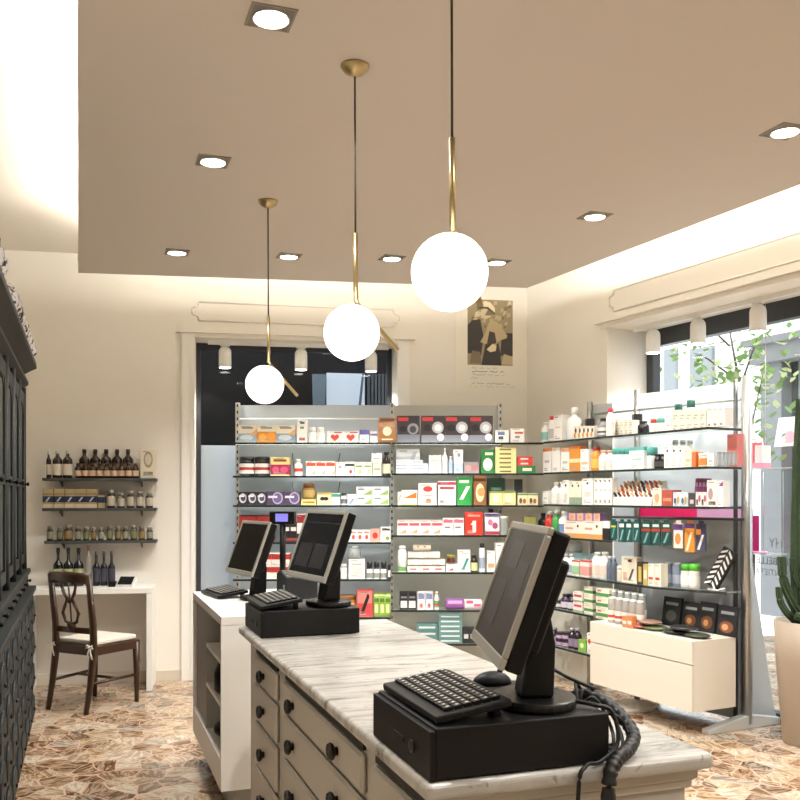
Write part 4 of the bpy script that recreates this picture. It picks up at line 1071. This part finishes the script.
C('grey carton with pinkish faces', 463.6, 479, 462, '9a9199', ('o','c99a94',.1,.2,.5,.75), ('o','b57f7c',.5,.2,.95,.75))
C('green carton with white oval', 481, 494.6, 450, '2f7a3f', ('o','e9eee2',.14,.1,.86,.66), ('r','d6dfc0',.3,.78,.9,.9))
C('pale yellow flat carton', 495.2, 516.5, 447, 'e6dea0', ('r','6d6a3a',.2,.25,.75,.6), st=6)
C('dark green flat carton under red ones', 517, 535.6, 465.6, '2f7340', ('r','dfe6c8',.3,.3,.8,.7))
CUR.z += .061; C('red flat carton', 517.4, 533, 456.5, 'cf3a36', ('r','f0dcd4',.2,.3,.7,.65), st=2); CUR.z -= .061
row(L2+' third shelf', bl, 1.412)
C('white carton with orange stripe', 389.6+8, 401, 492, W_, ('s','e08a3c',.1,.2,.95,.75))
C('white carton with orange swoosh', 401.4, 417.4, 490, W_, ('t','dd7426',.1,.45,.96,.85), ('r','b8c07a',0,.0,1,.1))
C('white carton with red oval', 418.4, 436.8, 483, W_, ('o','cf3f38',.25,.6,.78,.86), ('o','d97a3a',.4,.06,.7,.3), ('r','a8a39f',.25,.42,.75,.48))
C('white carton with crimson header', 438, 456, 481, 'e9e2e2', ('r','c0344a',0,.84,1,.96), ('r','b04a5a',.1,.66,.9,.76), ('r','8f8a9a',.1,.1,.3,.2))
C('bright green carton with slanted white panel', 457, 472, 477.4, '2f9648', ('s','e9f0e4',.15,.2,.9,.68), ('r','cfe6c8',.15,.8,.8,.9))
C('tall brown carton with cream swirl', 473.6, 486.4, 476, '8a5a34', ('o','e8d3b0',.15,.1,.85,.75), ('o','d49a62',.3,.3,.9,.6), ('r','3a2a20',0,.82,1,.9))
C('yellow cream floral carton', 489.5, 516, 491, 'e2d69a', ('o','efe7c4',.15,.15,.8,.8), ('r','8a9a4a',0,.86,1,1), n=2)
C('dark green box standing behind cream cartons', 487.6, 505, 478, '2b5148', ('r','6f9a8c',.2,.55,.8,.66), inset=.15, d=.07)
C('grey box standing behind cream cartons', 505.4, 514, 479, '8c8c8a', inset=.15, d=.06)
C('leaning slate blue box', 514.6, 523, 479, '3f4752', inset=.15, d=.03, tilt=.1)
C('cream carton with little brown figures', 517.6, 538, 493, 'e6dfb8', ('o','6b4a2c',.15,.12,.45,.6), ('o','a8693a',.5,.12,.85,.55), ('r','5f8a4a',0,.82,1,.95), n=2)
row(L2+' fourth shelf', bl, 1.171)
C('white carton with pink-red label', 397.4, 442.6, 520, W_, ('r','cf4f5a',.05,.62,.95,.8), ('t','e6a07a',.1,.1,.8,.4), ('r','e4b9bd',0,.92,1,1), n=4)
C('upright pink and white carton', 443, 464, 518, 'ecdfe0', ('r','cf6a7a',.05,.72,.95,.9), ('r','7f7a80',.15,.4,.7,.5), n=2)
C('red carton with white figure one', 465, 483, 512, 'cf3526', ('r','f2e2da',.42,.12,.62,.62), ('t','f2e2da',.3,.45,.5,.62), ('r','e89a8a',.15,.8,.85,.88))
Pk('white and crimson flowered bag', 485, 499.6, 513, 'ece4e6', ('r','a02f4a',0,0,1,.14), ('o','cf6f8a',.2,.4,.55,.7), ('o','9a4a6a',.5,.25,.9,.55), ('r','5a4a86',0,.84,1,.95), d=.06)
Bt('dark purple bottle behind flowered bag', 486, 497, 509, '3a2a4a', '2a2036', inset=.14)
J('clear round jar with glass lid', 500, 509, 516, 'd9dedb', 'c4cac8', clearb=True)
C('olive carton behind the front monitor', 524, 536, 517, '8a8a4a', ('r','d9d6a2',.1,.2,.9,.6), n=2)
row(L2+' fifth shelf', bl, .874)
Bt('white rounded bottle with green jar front', 397.5, 407, 546, 'e9ebe8', 'eef0ee', '6fa05a', neck=.7, sh=.7, lab=(.03,.2))
for k, (a, b, n) in enumerate(((407.5,445,3),(407.5,445,3),(408,440,2))):
    CUR.z += .056*k; C('white cotton roll pack, %s layer' % ('bottom','middle','top')[k], a, b, (566,559.4,552.2)[k], 'ebe6dd', ('o','f3f0ea',.05,.1,.95,.9), ('r','cf5a52' if k == 0 else 'e4ddd2',.2,.3,.75,.6), n=n, d=.1); CUR.z -= .056*k
CUR.z += .168; Pk('beige soft pack with two dark dots on the rolls', 413, 431, 544.5, 'b5a694', ('o','2a2522',.22,.45,.34,.65), ('o','2a2522',.6,.45,.72,.65), lean=.3); CUR.z -= .168
C('low white carton with red corner', 446, 461, 564, W_, ('t','c9554c',.05,.15,.5,.5))
CUR.z += .075; J('small dark red tin on white carton', 447, 455, 555, '6b2a26', '8a8f3a', lidh=.4); CUR.z -= .075
C('white carton with teal slash', 457.6, 470.4, 550, W_, ('s','2f9a8a',.3,.08,.9,.62), ('r','b9bdbc',.3,.8,.8,.86))
Bt('dark bottle with pale green label', 471, 478, 555, '2a241c', '1c1e22', 'd3d69a', neck=.6, lab=(.08,.55))
Bt('tall white bottle with black cap', 479, 485.6, 543.6, 'dfe3ea', '1a1b20', '9aa3b8', neck=.7, caph=.16, sh=.7)
C('white carton beside the monitor edge', 487, 495, 551, W_, ('r','d9a27a',.1,.2,.9,.4))
C('white and orange carton partly behind monitor', 495.4, 506, 543, W_, ('t','dd8a4a',.2,.1,.9,.6), n=1)
row(L2+' sixth shelf', bl, .57)
C('black carton with white panel', 399.5, 416.6, 592, '232326', ('r','dfe0e2',.1,.1,.9,.5), ('r','8b8b90',.15,.65,.85,.75), n=2)
C('white and blue-grey carton', 417.5, 433, 592, 'dcdfe6', ('r','7f8db0',.1,.6,.9,.9), ('o','cf6a5a',.3,.1,.7,.35), n=2)
Bt('white bottle with green and red label', 434, 439.4, 592, 'e3e3dc', 'e9c9a0', '6fa06a', neck=.6, acc='c4453e')
Pk('purple soft pack', 446, 464, 599, '8a4a8c', ('r','c79ac9',.1,.4,.9,.7), d=.09, lean=.3)
Pk('pink and white soft pack', 464.6, 482, 600, 'e6ccd4', ('r','c94a6a',.1,.45,.5,.75), ('r','c94a6a',.55,.15,.95,.4), d=.09, lean=.3)
row(L2+' lowest shelf', bl, .30)
C('teal flat carton in low pile', 417, 437.5, 624, '5f8a8c', ('r','dbe6e4',.1,.3,.9,.62), st=3)
C('teal flat carton in high pile', 438.5, 462, 614, '6a9596', ('r','e0eae8',.1,.3,.9,.62), st=6)
C('dark carton with white marks behind till', 463, 476, 628, '2f3134', ('r','cfd2d2',.15,.3,.85,.6), n=2)

# ---- window-side unit
RZ = -1.1173; rline = right_line(); R_ = 'window unit'
row(R_+' top shelf', rline, 1.92, RZ)
Bt('white bottle at the corner', 539, 545, 422, W_, 'dfe0da', '8fc0b8', neck=.6)
Bt('white bottle with red cap', 545.6, 553, 416, W_, 'cf2f2f', 'b9b5ae', neck=.7, caph=.16, sh=.7)
C('tall plain white carton', 553.6, 562, 415, 'f0eee8', ('r','cfcac2',.2,.5,.8,.55))
Bt('large white bottle with slim neck', 563, 573, 407, 'f0efec', 'f6f5f3', neck=.35, sh=.58, caph=.2)
C('small cream carton with orange and black figures', 573.4, 594, 426, 'eae2d0', ('o','d08a3a',.1,.1,.6,.5), ('o','2b2622',.35,.45,.8,.85), n=5, d=.06)
Bt('grey patterned bottle', 594.4, 603, 418, '8d8c88', '3a3b3d', 'd3d0ca', neck=.5, acc='4a4a4a')
Bt('white bottle with pink cap', 604, 610, 408, W_, 'd9506a', 'e4e0da', neck=.55)
C('small cream carton', 605, 633, 420, 'e9e2d2', ('r','b8a88c',.2,.3,.8,.45), ('r','6d6457',.3,.6,.7,.7), n=6, st=2, d=.06, inset=.12)
Bt('squat black bottle by the upright', 635, 643, 421, '1d1c1e', '101012', neck=.6)
Bt('white bottle with orange-red cap', 648, 654, 419, W_, 'd8472e', 'e9e6df', neck=.8, caph=.3, sh=.55)
J('white jar with teal lid', 655, 664, 418, W_, '6fb8ae', 'dfe6e2', n=2, lidh=.34)
C('white carton next to teal lidded jars', 664.6, 671.5, 415, W_, ('r','b9b4a8',.2,.3,.8,.4))
Bt('white bottle with dark teal cap behind cartons', 672, 678.5, 404, 'e9ebe6', '2f6b62', neck=.8, caph=.24, sh=.6, inset=.16)
Bt('white bottle with dark green cap behind cartons', 684, 691, 400, 'e9ebe6', '2a6358', neck=.8, caph=.24, sh=.6, inset=.16)
C('larger cream carton', 672, 706, 410, 'ece5d6', ('r','b5ab98',.2,.35,.8,.5), ('r','8a8172',.25,.12,.45,.22), n=5, st=2, d=.07)
C('tall white carton at the end', 707, 725, 408, 'efece4', ('r','55504a',.2,.06,.5,.16), ('r','d5d0c5',.2,.5,.8,.55), n=3, d=.07)
row(R_+' second shelf', rline, 1.673, RZ)
C('white carton with orange top', 543, 551, 448, W_, ('r','dd8a4a',0,.86,1,1), ('r','b9b5ac',.2,.4,.8,.5), d=.06)
C('plain tall white carton', 552, 560, 448, W_, ('r','d9c9b9',0,.9,1,1), d=.06)
C('white carton with salmon top', 561, 569, 448, W_, ('r','e0a585',0,.84,1,1), ('r','c4bfb5',.2,.35,.8,.45), d=.06)
C('orange carton with pale band', 569.4, 580, 446, 'd98f3a', ('r','efd9a8',0,.35,1,.5), ('r','c9622a',0,.9,1,1), d=.06)
C('white carton between two orange ones', 580.4, 588.6, 449, W_, ('r','d9b98a',.1,.3,.9,.42), d=.06)
Bt('amber orange bottle with red cap', 589, 596, 447, 'd9913a', 'b0302a', 'e6b25a', neck=.6)
Bt('white bottle with peach cap', 596.4, 610, 450, W_, 'e9b59a', 'd9d5cc', n=2, neck=.55)
J('white jar with teal lid, tall', 611, 628, 448, 'e6ece8', '62b5ac', 'f1f3f0', n=4, lidh=.3)
C('large white carton with teal top', 629, 644, 447, 'e9ece8', ('r','62b5ac',0,.84,1,1), ('r','a9bdb8',.15,.4,.85,.5), d=.08)
J('white tub with wide teal lid', 644.4, 652, 447, 'e4e8e6', '5fb0a8', lidh=.4)
Bt('black tube', 652.4, 663.6, 454, '1b191b', '0f0f10', '4a4648', n=2, neck=.7)
C('tall white carton with black dot', 664, 683.6, 446, 'efede6', ('o','3a3836',.35,.72,.65,.84), ('r','cfc9bd',.3,.2,.7,.5), n=3, d=.07)
Bt('tall white bottle standing behind cartons', 668, 690, 440, 'e6e6e2', 'b9bcbc', n=3, neck=.5, inset=.17)
C('cream carton with pale print', 684, 691.6, 450, 'ebe2cc', ('r','c9b591',.2,.3,.8,.5), d=.07)
C('thin orange carton', 692, 695.6, 452, 'd9743f', d=.07)
J('cream jar with orange label', 696, 704, 453, 'ebe0c8', 'e9e6dd', 'd98a4a')
C('small white carton by the vials', 707, 714, 453, W_, ('r','b5b8a8',.2,.3,.8,.5), d=.07)
Bt('clear glass vial with grey cap', 715.4, 735, 452, 'cfd6d8', '6d7376', n=5, neck=.8, sh=.75, clearb=True)
C('coral pink carton standing behind the vials', 727, 737, 434, 'dd7f78', inset=.17, d=.06)
row(R_+' third shelf', rline, 1.42, RZ)
C('white carton at the corner end', 542.6, 548, 491, W_, ('r','b7bfae',.2,.4,.8,.5), d=.06)
Bt('white bottle with rounded shoulders', 548.6, 562, 482, 'efeee9', 'f3f3f0', 'd9d9d2', n=2, neck=.45)
C('white carton with black dot', 562.6, 569, 480, W_, ('o','3d3c3a',.35,.72,.65,.84), ('r','cbc6ba',.25,.2,.75,.45), d=.06)
C('green and cream carton', 569.4, 581.6, 481, 'dfe0cc', ('r','8fa58a',0,.0,1,.3), ('o','55584e',.35,.74,.65,.86), n=2, d=.06)
C('wide tall white carton', 582, 593, 478, W_, ('o','3d3c3a',.4,.76,.6,.85), ('r','d0cbc0',.2,.3,.8,.5), d=.06)
C('slim white carton with small black dots', 594, 612, 478, 'efede8', ('o','33323a',.35,.84,.65,.93), ('r','c3c6c0',.2,.5,.8,.6), ('o','6a7a70',.35,.1,.65,.2), n=4, d=.06)
a = Vector(rline(613, .03)); b = Vector(rline(651.5, .03)); wd = (b-a).length; c_ = (a+b)/2 + Vector((.899,.438))*.07
tray = thing('display_stand', 'tilted tester stand full of red, brown and orange tubes on window unit third shelf', 'display', (c_.x, c_.y, CUR.z), RZ)
m = MB(); m.slab_x([(-.07,0),(.07,0),(.07,.17),(.06,.17),(-.07,.05)], -wd/2, wd/2); m.build('stand', mat('d9d7d2', .4), tray)
TC = ['7a2f2a','c9764a','2b2324','b5443a','e0c9b0','8a5a3a','d9a06a']
for r in range(4):
    for k in range(9):
        x = -wd/2+.02+k*(wd-.04)/8
        MB().lathe([(.009,0),(.009,.03),(.006,.034),(.006,.04)], seg=8).xf(Tr(x, -.052+.03*r, .063+.027*r) @ Rx(.75)).build('tube', mat(random.choice(TC), .3), tray)
C('cream carton by the tester stand', 652.4, 661.6, 488, 'ebe0c9', ('o','c9a27a',.2,.2,.8,.7), d=.06)
C('brick red carton', 662, 672.4, 490, 'a8503f', ('r','c98a74',.1,.3,.9,.5), d=.08)
C('pale blue carton with pictures', 673, 688, 492, 'cfdbe0', ('o','3f5a72',.1,.15,.45,.6), ('o','b59a6a',.5,.15,.9,.7), n=2, d=.06)
C('dark patterned carton', 688.6, 695, 493, '4a4043', ('r','c9bfb4',.2,.2,.8,.5), n=1, d=.06)
C('purple slim tube leaning on rear cartons', 693, 707, 478, '7a3a64', ('r','b98aa8',.1,.7,.9,.85), n=4, d=.02, inset=.115, tilt=.12)
C('black and white patterned carton', 695.6, 706.6, 492, 'e3ddd8', ('r','3a3436',.1,.1,.45,.5), ('o','b0506a',.5,.3,.95,.8), n=2, d=.06)
C('tall white carton with floral print', 707, 717, 480, 'e4e0d8', ('o','a88a8c',.1,.25,.6,.7), ('r','5a5450',.15,.06,.85,.2), d=.07)
C('white bag with purple corner', 717.4, 723, 481, 'ecebea', ('t','8a3f7a',.2,.8,1,1), d=.06)
row(R_+' fourth shelf', rline, 1.1655, RZ)
Bt('dark brown bottle', 536, 542, 513, '2e2722', '1d1b1b', n=1)
Bt('red bottle with white cap', 542.4, 549, 511, 'c23a35', 'eae6e2', neck=.5)
Bt('green bottle with white cap', 549.6, 555.6, 510, '4a9a52', 'eae9e2', neck=.5)
Bt('white bottle with blue label', 556, 563.6, 511, 'eceae6', 'e2e4e8', '6a86b0', neck=.5)
C('cream carton with orange base', 564, 602, 521, 'efdcd0', ('r','dd9a4a',0,0,1,.26), ('o','2b2522',.68,.62,.78,.8), ('r','c9958a',.1,.5,.5,.62), n=2, d=.08)
CUR.z += .132; C('small pink and purple carton in upper row', 567, 600, 513, 'e2b7a4', ('r','8a6aa0',0,0,.25,1), ('o','d9926a',.35,.2,.85,.8), n=4, d=.06); CUR.z -= .132
C('black carton with white top', 602.6, 609.6, 521, '1d1c1e', ('r','e9e7e4',0,.62,1,1), d=.06)
row(R_+' fifth shelf', rline, .875, RZ)
J('silver white round pot stacked behind', 560, 575, 543, 'c9cdd2', 'e3e5e8', n=2, inset=.17, lidh=.3)
Bt('small white bottle with grey cap', 560, 571, 554, 'e9ebea', 'b9bec2', '8fa0b0', n=2, neck=.5)
C('pale blue carton standing behind', 572, 594, 553, 'a9d3da', ('r','d9ecee',0,.6,1,.75), inset=.16, d=.07, n=2)
C('green and white carton', 571.6, 579, 560, 'e3ebe0', ('r','9cc09a',0,.1,1,.62), ('r','c9484a',0,.88,1,1), d=.06)
C('pink and white carton', 579.6, 589, 560, 'eedcd6', ('r','dd9a92',0,.1,1,.62), ('r','c9484a',0,.88,1,1), d=.06)
Bt('large white bottle', 589.4, 604.4, 552, 'efeeea', 'f1f1ee', 'd9ccc0', n=2, neck=.5, sh=.7)
Bt('blue-grey clear bottle', 605, 614, 556, '9aa8ba', 'c4ccd6', n=2, neck=.5, clearb=True)
J('cream tub with pale lid', 614.6, 621, 566, 'e6dccb', 'efe9de')
C('cream carton with black figure', 621.6, 636.6, 557, 'ebe2cf', ('o','3a3531',.4,.8,.7,.9), ('s','4a433d',.45,.1,.85,.55), ('r','d9a98a',.1,.1,.35,.4), d=.06)
C('dark and gold slim carton', 637.2, 642.6, 562, '3a3a36', ('r','cdb15a',.2,.1,.8,.8), d=.05)
C('slim gold carton', 643, 647.6, 564, 'c9b06a', ('r','efe6c6',.2,.3,.8,.7), d=.05)
C('cream carton with red label', 648, 661, 564, 'ece2d0', ('r','c9453a',.1,.28,.8,.4), n=2, d=.06)
rl5 = right_line(4.671+.12)
row(R_+' fifth shelf', rl5, .875, RZ)
Bt('silver blue spray can', 662, 677, 563, '8e9bb0', 'c9cfd8', 'b5bed0', n=2, neck=.75, sh=.8, caph=.1)
Bt('white spray can with bright green cap', 678, 694.6, 564, 'e6e2da', '5cc23a', 'efece6', n=2, neck=.88, sh=.55, caph=.28)
a = Vector(rl5(692, .03)); b = Vector(rl5(718, .03)); c_ = (a+b)/2 + Vector((.899,.438))*.05
stp = thing('display_rack', 'black slanted card rack with white diagonal stripes on window unit fifth shelf', 'display', (c_.x, c_.y, CUR.z), RZ)
m = MB(); Mk = Tr(-.02,0,0) @ Ry(.42) @ Rx(-.25)
m.box(-.05,-.012,0.03,.06,.012,.30)
m.xf(Mk).build('card', mat('1a1919', .4), stp)
m = MB()
for k in range(7):
    z = .02+k*.038; m.poly([(p,-.0128,q) for p, q in ((-.045,z),(-.003,z+.03),(-.003,z+.047),(-.045,z+.017))]); m.poly([(p,-.0128,q) for p, q in ((.053,z),(.008,z+.03),(.008,z+.047),(.053,z+.017))])
m.xf(Mk).build('stripes', mat('e3dedb', .4), stp)
MB().tube([(.0,-.02,.006),(.09,-.03,.006),(.12,0,.02),(.09,.03,.006),(0,.02,.006)], .006, 8).build('base_loop', mat('dcdcd8', .3), stp)
# hanging packs on the peg bar
pegl = lambda x, ins: (lambda t: ((x-400)/F*t, t))((6.17+5.17/5*0+ (0)) if False else ((1.667+ (6.17)*((2.19-1.667)/(6.17-5.72))) / ((x-400)/F + (2.19-1.667)/(6.17-5.72))))
PR = math.atan2(-(6.17-5.72), 2.19-1.667)
def hang(desc, x0, x1, yb, base, *prints, n=1):
    global CUR
    for k in range(n):
        a_ = x0+(x1-x0)*k/n; b_ = x0+(x1-x0)*(k+1)/n
        p, q = Vector(pegl(a_,0)), Vector(pegl(b_,0)); mid = (p+q)/2; w = (q-p).length*.9
        zb = CAMZ+(HOR-yb)/F*mid.y; h = 1.332-zb
        m = MB(); m.box(-w/2, -.008, 0, w/2, .004, h*.9); m.box(-w*.28, -.002, h*.9, w*.28, 0, h)
        mats = [mat(base, .3)]
        for i, pr_ in enumerate(prints):
            m.poly([(-w/2+u*w, -.0084-.0003*i, v*h*.9) for u, v in shape(pr_)], len(mats)); mats.append(mat(pr_[1], .3))
        nn = Vector((math.sin(PR), -math.cos(PR)))
        o = m.build('packet', mats); o.location = (mid.x+nn.x*(.022+.004*(k%2)), mid.y+nn.y*(.022+.004*(k%2)), zb); o.rotation_euler = (0,0,PR); o['category'] = 'packet'
        ITEMS.append([R_+' peg bar', desc, (a_+b_)/2, 0, 1, o]); o['group'] = 'packets on the '+R_+' peg bar'
hang('hanging dark teal packet with yellow mark', 612, 619, 539, '1f4f4c', ('s','5f8f8a',.2,.1,.8,.7), ('r','c9b84a',.1,.66,.9,.76))
hang('hanging dark teal packet with pale blade', 620, 642, 542, '1f4f4c', ('s','8fb5ae',.2,.1,.8,.6), ('r','d9dfd6',.15,.72,.85,.9), n=3)
hang('hanging dark teal packet with red band', 643, 673, 545, '1f4a48', ('s','7fa8a2',.2,.1,.8,.55), ('r','a8402f',.0,.6,1,.72), ('r','cfd9d2',.15,.8,.85,.92), n=3)
hang('hanging white and purple packet', 675, 685, 548, 'e9e0d4', ('r','6a4a8c',0,.72,1,.95), ('o','dd8a4a',.15,.15,.8,.6))
hang('hanging orange packet with sliding tool', 686, 697, 552, 'e0913a', ('s','efe0c4',.1,.05,.8,.7), ('r','5a3f7a',0,.84,1,1))
hang('hanging navy packet with white tool', 697.4, 708, 551, '4a4a68', ('s','ece8e2',.1,.05,.85,.6), ('r','dd8a3a',0,.6,.5,.8))
# spirals further left where the bar begins
row(R_+' sixth shelf', rline, .60, RZ)
Bt('small black bottle with silver cap', 546, 558, 599, '1e1b20', 'a9a9ad', 'd6d3d0', n=2, neck=.6)
Bt('dark violet bottle', 558.4, 572, 594, '3a2a46', '1c1820', 'c9c4cc', n=2, neck=.6)
C('white carton with pink-red label, double layer', 573, 582.6, 592, 'ece4dc', ('r','c9485a',.1,.5,.9,.75), ('r','8fae7a',0,.0,1,.18), d=.07, st=2)
C('green and white carton in tall pile', 584, 592.6, 587, 'e9e4d2', ('r','4a8a4a',0,.3,1,.62), d=.08, st=3)
row(R_+' seventh shelf', rline, .305, RZ)
Bt('black bottle with pale label', 541, 553, 628, '1a181b', '8f8d92', 'b9b5ae', n=2, neck=.6)
J('purple and black round pot', 553.4, 566, 632, '3a2540', '1b171d', 'b59ab8', n=2, lidh=.3, st=2)
Bt('dark plum bottle with silver label', 566.4, 577, 628, '2a1f2c', 'c2bfc4', '8a7a90', n=2, neck=.5)
C('bright green carton', 578, 586, 640, '7fb04a', ('o','dfe8c4',.25,.3,.75,.75), d=.07)
C('white carton with red swirl', 587, 592.6, 633, 'eae6df', ('o','c9352f',.15,.45,.85,.72), d=.07)
# on the cream drawer cabinet
cl = right_line(4.515)
row('cream wall-hung cabinet', cl, .5915, RZ)
C('green and white carton in pile, cabinet end', 596, 609, 589, 'e9e4d2', ('r','4a8a4a',0,.25,1,.6), ('r','c9453a',.1,.72,.4,.85), d=.09, st=3, inset=.12)
for k, (a, b) in enumerate(((606,612),(613,619),(620,626),(627,633),(634,640))):
    Bt('clear tube with red and white label', a, b, 597+1.0*k, 'e6e2dc', 'd9dcd8', 'ece4da', neck=.75, sh=.8, inset=.05, acc='c9453a', clearb=True)
    Bt('clear tube standing in rear row', a+2, b+2, 590+1.0*k, 'dfe2e0', 'cfd4d2', 'e6e0d8', neck=.75, sh=.8, inset=.14, clearb=True)
C('small orange carton in front of tubes', 622, 632, 616, 'd98a5a', ('r','efdccb',.1,.3,.9,.6), d=.04, inset=.005, n=2)
BKP = ('o','6b4128',.15,.12,.85,.55), ('o','b98552',.3,.2,.6,.42), ('r','8d8f92',.15,.72,.85,.82)
C('black card pack with grey picture, leaning', 661, 679, 597, '1f2224', ('o','55584f',.2,.15,.8,.55), ('r','8d8f92',.15,.72,.85,.82), d=.02, inset=.33, tilt=.14)
C('black card pack with brown picture, leaning', 681, 714, 602, '1d1e20', *BKP, n=2, d=.02, inset=.33, tilt=.14)
C('black card pack with orange picture, leaning', 716, 735, 606, '1e1f21', ('o','7a4a30',.12,.1,.88,.5), ('o','c9966a',.25,.18,.6,.4), ('r','8d8f92',.15,.72,.85,.82), d=.02, inset=.33, tilt=.14)
for k, (xx, ins, hx, dsc, zz) in enumerate(((640,.09,'a85a4a','flat red-brown pouch lying among the packs',0),(655,.11,'5f6a44','flat olive pouch lying on the cream cabinet',.0),(676,.12,'2a2d2c','flat black pouch with grey sheen lying down',0),(697,.13,'3a4034','flat dark green pouch lying near the corner',0),(684,.11,'1f2122','flat black pouch on top of the lying pouches',.034),(650,.10,'8a6a5a','flat tan pouch lying on top of another',.034))):
    p = Vector(cl(xx, ins)); o = MB().sphere((0,0,.016), .016, 18, 10, sc=(6.0,4.6,1)).build('pouch', mat(hx, .3, noise=.4, nscale=40))
    at(o, (p.x, p.y, CUR.z+zz), RZ+random.uniform(-.3,.3)); o['category'] = 'pouch'; o['group'] = 'pouches lying on the cream cabinet'; o['label'] = dsc + ' under the window unit'

# ---- wall shelves by the desk
wl = wall_line(.17)
WS = 'upper dark wall shelf'
row(WS, wl, 1.6265, BA)
AMB = '24150e'
Bt('small dark bottle with chrome cap', 45.5, 51, 451, '2a1a14', 'b9b9b6', 'c9bfae', neck=.4, inset=.02)
Bt('square-shouldered bottle with large round cream label', 51.5, 72, 450, '2b1c16', 'c2c2bf', 'd6cdba', n=2, neck=.35, lab=(.1,.5), inset=.02)
Bt('miniature dark bottle with cream label', 74, 139, 463, AMB, '2a1a12', 'c9a88a', n=9, neck=.5, inset=.02, lab=(.14,.5))
Bt('tall amber bottle with brown stopper behind miniatures', 78, 133, 449, '2c170d', '24160d', '8a6a48', n=5, neck=.32, inset=.09, lab=(.3,.5))
C('cream carton with dark oval emblem', 140.5, 156, 449, 'd3c9b2', ('o','8f8672',.2,.35,.8,.92), ('o','c4b99f',.28,.45,.72,.84), ('r','7d745f',.2,.12,.8,.22), inset=.02, d=.06)
WS = 'middle dark wall shelf'
row(WS, wl, 1.3925, BA)
C('tan carton with navy front', 42.5, 97, 489, 'a8946c', ('r','232b44',0,.3,1,.62), ('s','b9c0cc',.25,.34,.75,.58), ('r','cfc2a4',0,.0,1,.2), ('r','6b5a3c',0,.72,1,.76), n=5, inset=.02, d=.1)
C('short tan and navy carton', 97.5, 105, 495, 'a8946c', ('r','232b44',0,.4,1,.85), inset=.02, d=.08)
for a, b, y in ((106,115,489.5),(117,124.5,493),(126,134,490.5),(135.5,143.5,491),(145,153,492)):
    J('dark preserve jar with steel lid', a, b, y, '2e2018', '86827a', 'b0a692', inset=.02, lidh=.22, narrow=.75, waist=.7)
WS = 'lowest dark wall shelf'
row(WS, wl, 1.1385, BA)
for i, (a, b, y) in enumerate(((46,53,526),(56,62.5,526.5),(63,72.5,525),(74,81,526),(82.5,89,526.5),(90.5,96,527),(97.5,103.5,527),(106,112.5,525),(114.5,121,526),(122,128.5,526),(130,137,525.5),(138,145,525.8),(146,153,527))):
    J('small dark jar with steel lid', a, b, y, ('221d12','272716','2c1e10')[i % 3], '7d7768', ('8b8570','75744f','846b42')[i % 3], inset=.02, lidh=.24, narrow=.8, waist=.75)
row('white desk', wall_line(.2), .784, BA)
Bt('black wine bottle with pale green label', 52, 83, 548, '15161a', '1b1b1c', '9fa578', n=3, neck=.3, sh=.52, caph=.12, lab=(.22,.46))
Bt('clear slim bottle', 84.5, 91.5, 545, 'cfcac0', '8a5a4a', neck=.3, clearb=True)
Bt('dark slim bottle with steel stopper', 92, 115, 551, '14131a', '55545a', '3a3844', n=3, neck=.35, sh=.5)
pq = on_back(126, .26); o = thing('card_terminal', 'black and white card terminal propped on the white desk', 'terminal', (*pq, .7905), BA-.25)
MB().slab_x([(-.05,0),(.06,0),(.045,.075),(-.03,.02)], -.07, .07).build('body', mat('d9d8d4', .4), o, .004)
MB().box(-.055, -.0, .0, .055, .088, .004).xf(Tr(0,-.034,.0205) @ Rx(.628)).build('screen', mat('1d1f20', .25), o)
MB().slab_x([(-.03,0),(.04,0),(.03,.04),(-.02,.03)], -.13, -.075).build('printer', BLACK, o, .004)


# ------------------------------------------------------------------ labels for the products
def finish_labels():
    by = {}
    for it in ITEMS: by.setdefault((it[0], it[1]), []).append(it)
    for (p, d), L_ in by.items():
        xs = sorted({round(i[2], 2) for i in L_})
        for it in L_:
            w = d
            if len(xs) > 1:
                k = xs.index(round(it[2], 2))
                w += ', ' + (ORD[k] + ' from left' if k < len(ORD) else 'rightmost')
            if it[4] > 1:
                w += ', ' + ('bottom' if it[3] == 0 else 'top' if it[3] == it[4]-1 else 'level ' + ['one','two','three','four','five','six','seven'][it[3]]) + ' of pile'
            it[5]['label'] = w + ', ' + p
finish_labels()

# ------------------------------------------------------------------ world, camera, view
w = bpy.data.worlds.new('overcast'); S.world = w; w.use_nodes = True
bg = w.node_tree.nodes['Background']; bg.inputs['Color'].default_value = (.93, .97, 1, 1); bg.inputs['Strength'].default_value = 3.2
cam = bpy.data.cameras.new('camera'); co = bpy.data.objects.new('camera', cam); COL.objects.link(co)
co.location = (0, 0, CAMZ); co.rotation_euler = (PI/2, 0, 0)
cam.sensor_width = 36; cam.lens = 36*F/800; cam.shift_y = (HOR-400)/800; cam.clip_start = .05
S.camera = co
S.view_settings.view_transform = 'Standard'; S.view_settings.look = 'None'; S.view_settings.gamma = 1
S.view_settings.use_curve_mapping = False
S.view_settings.exposure = 0.12
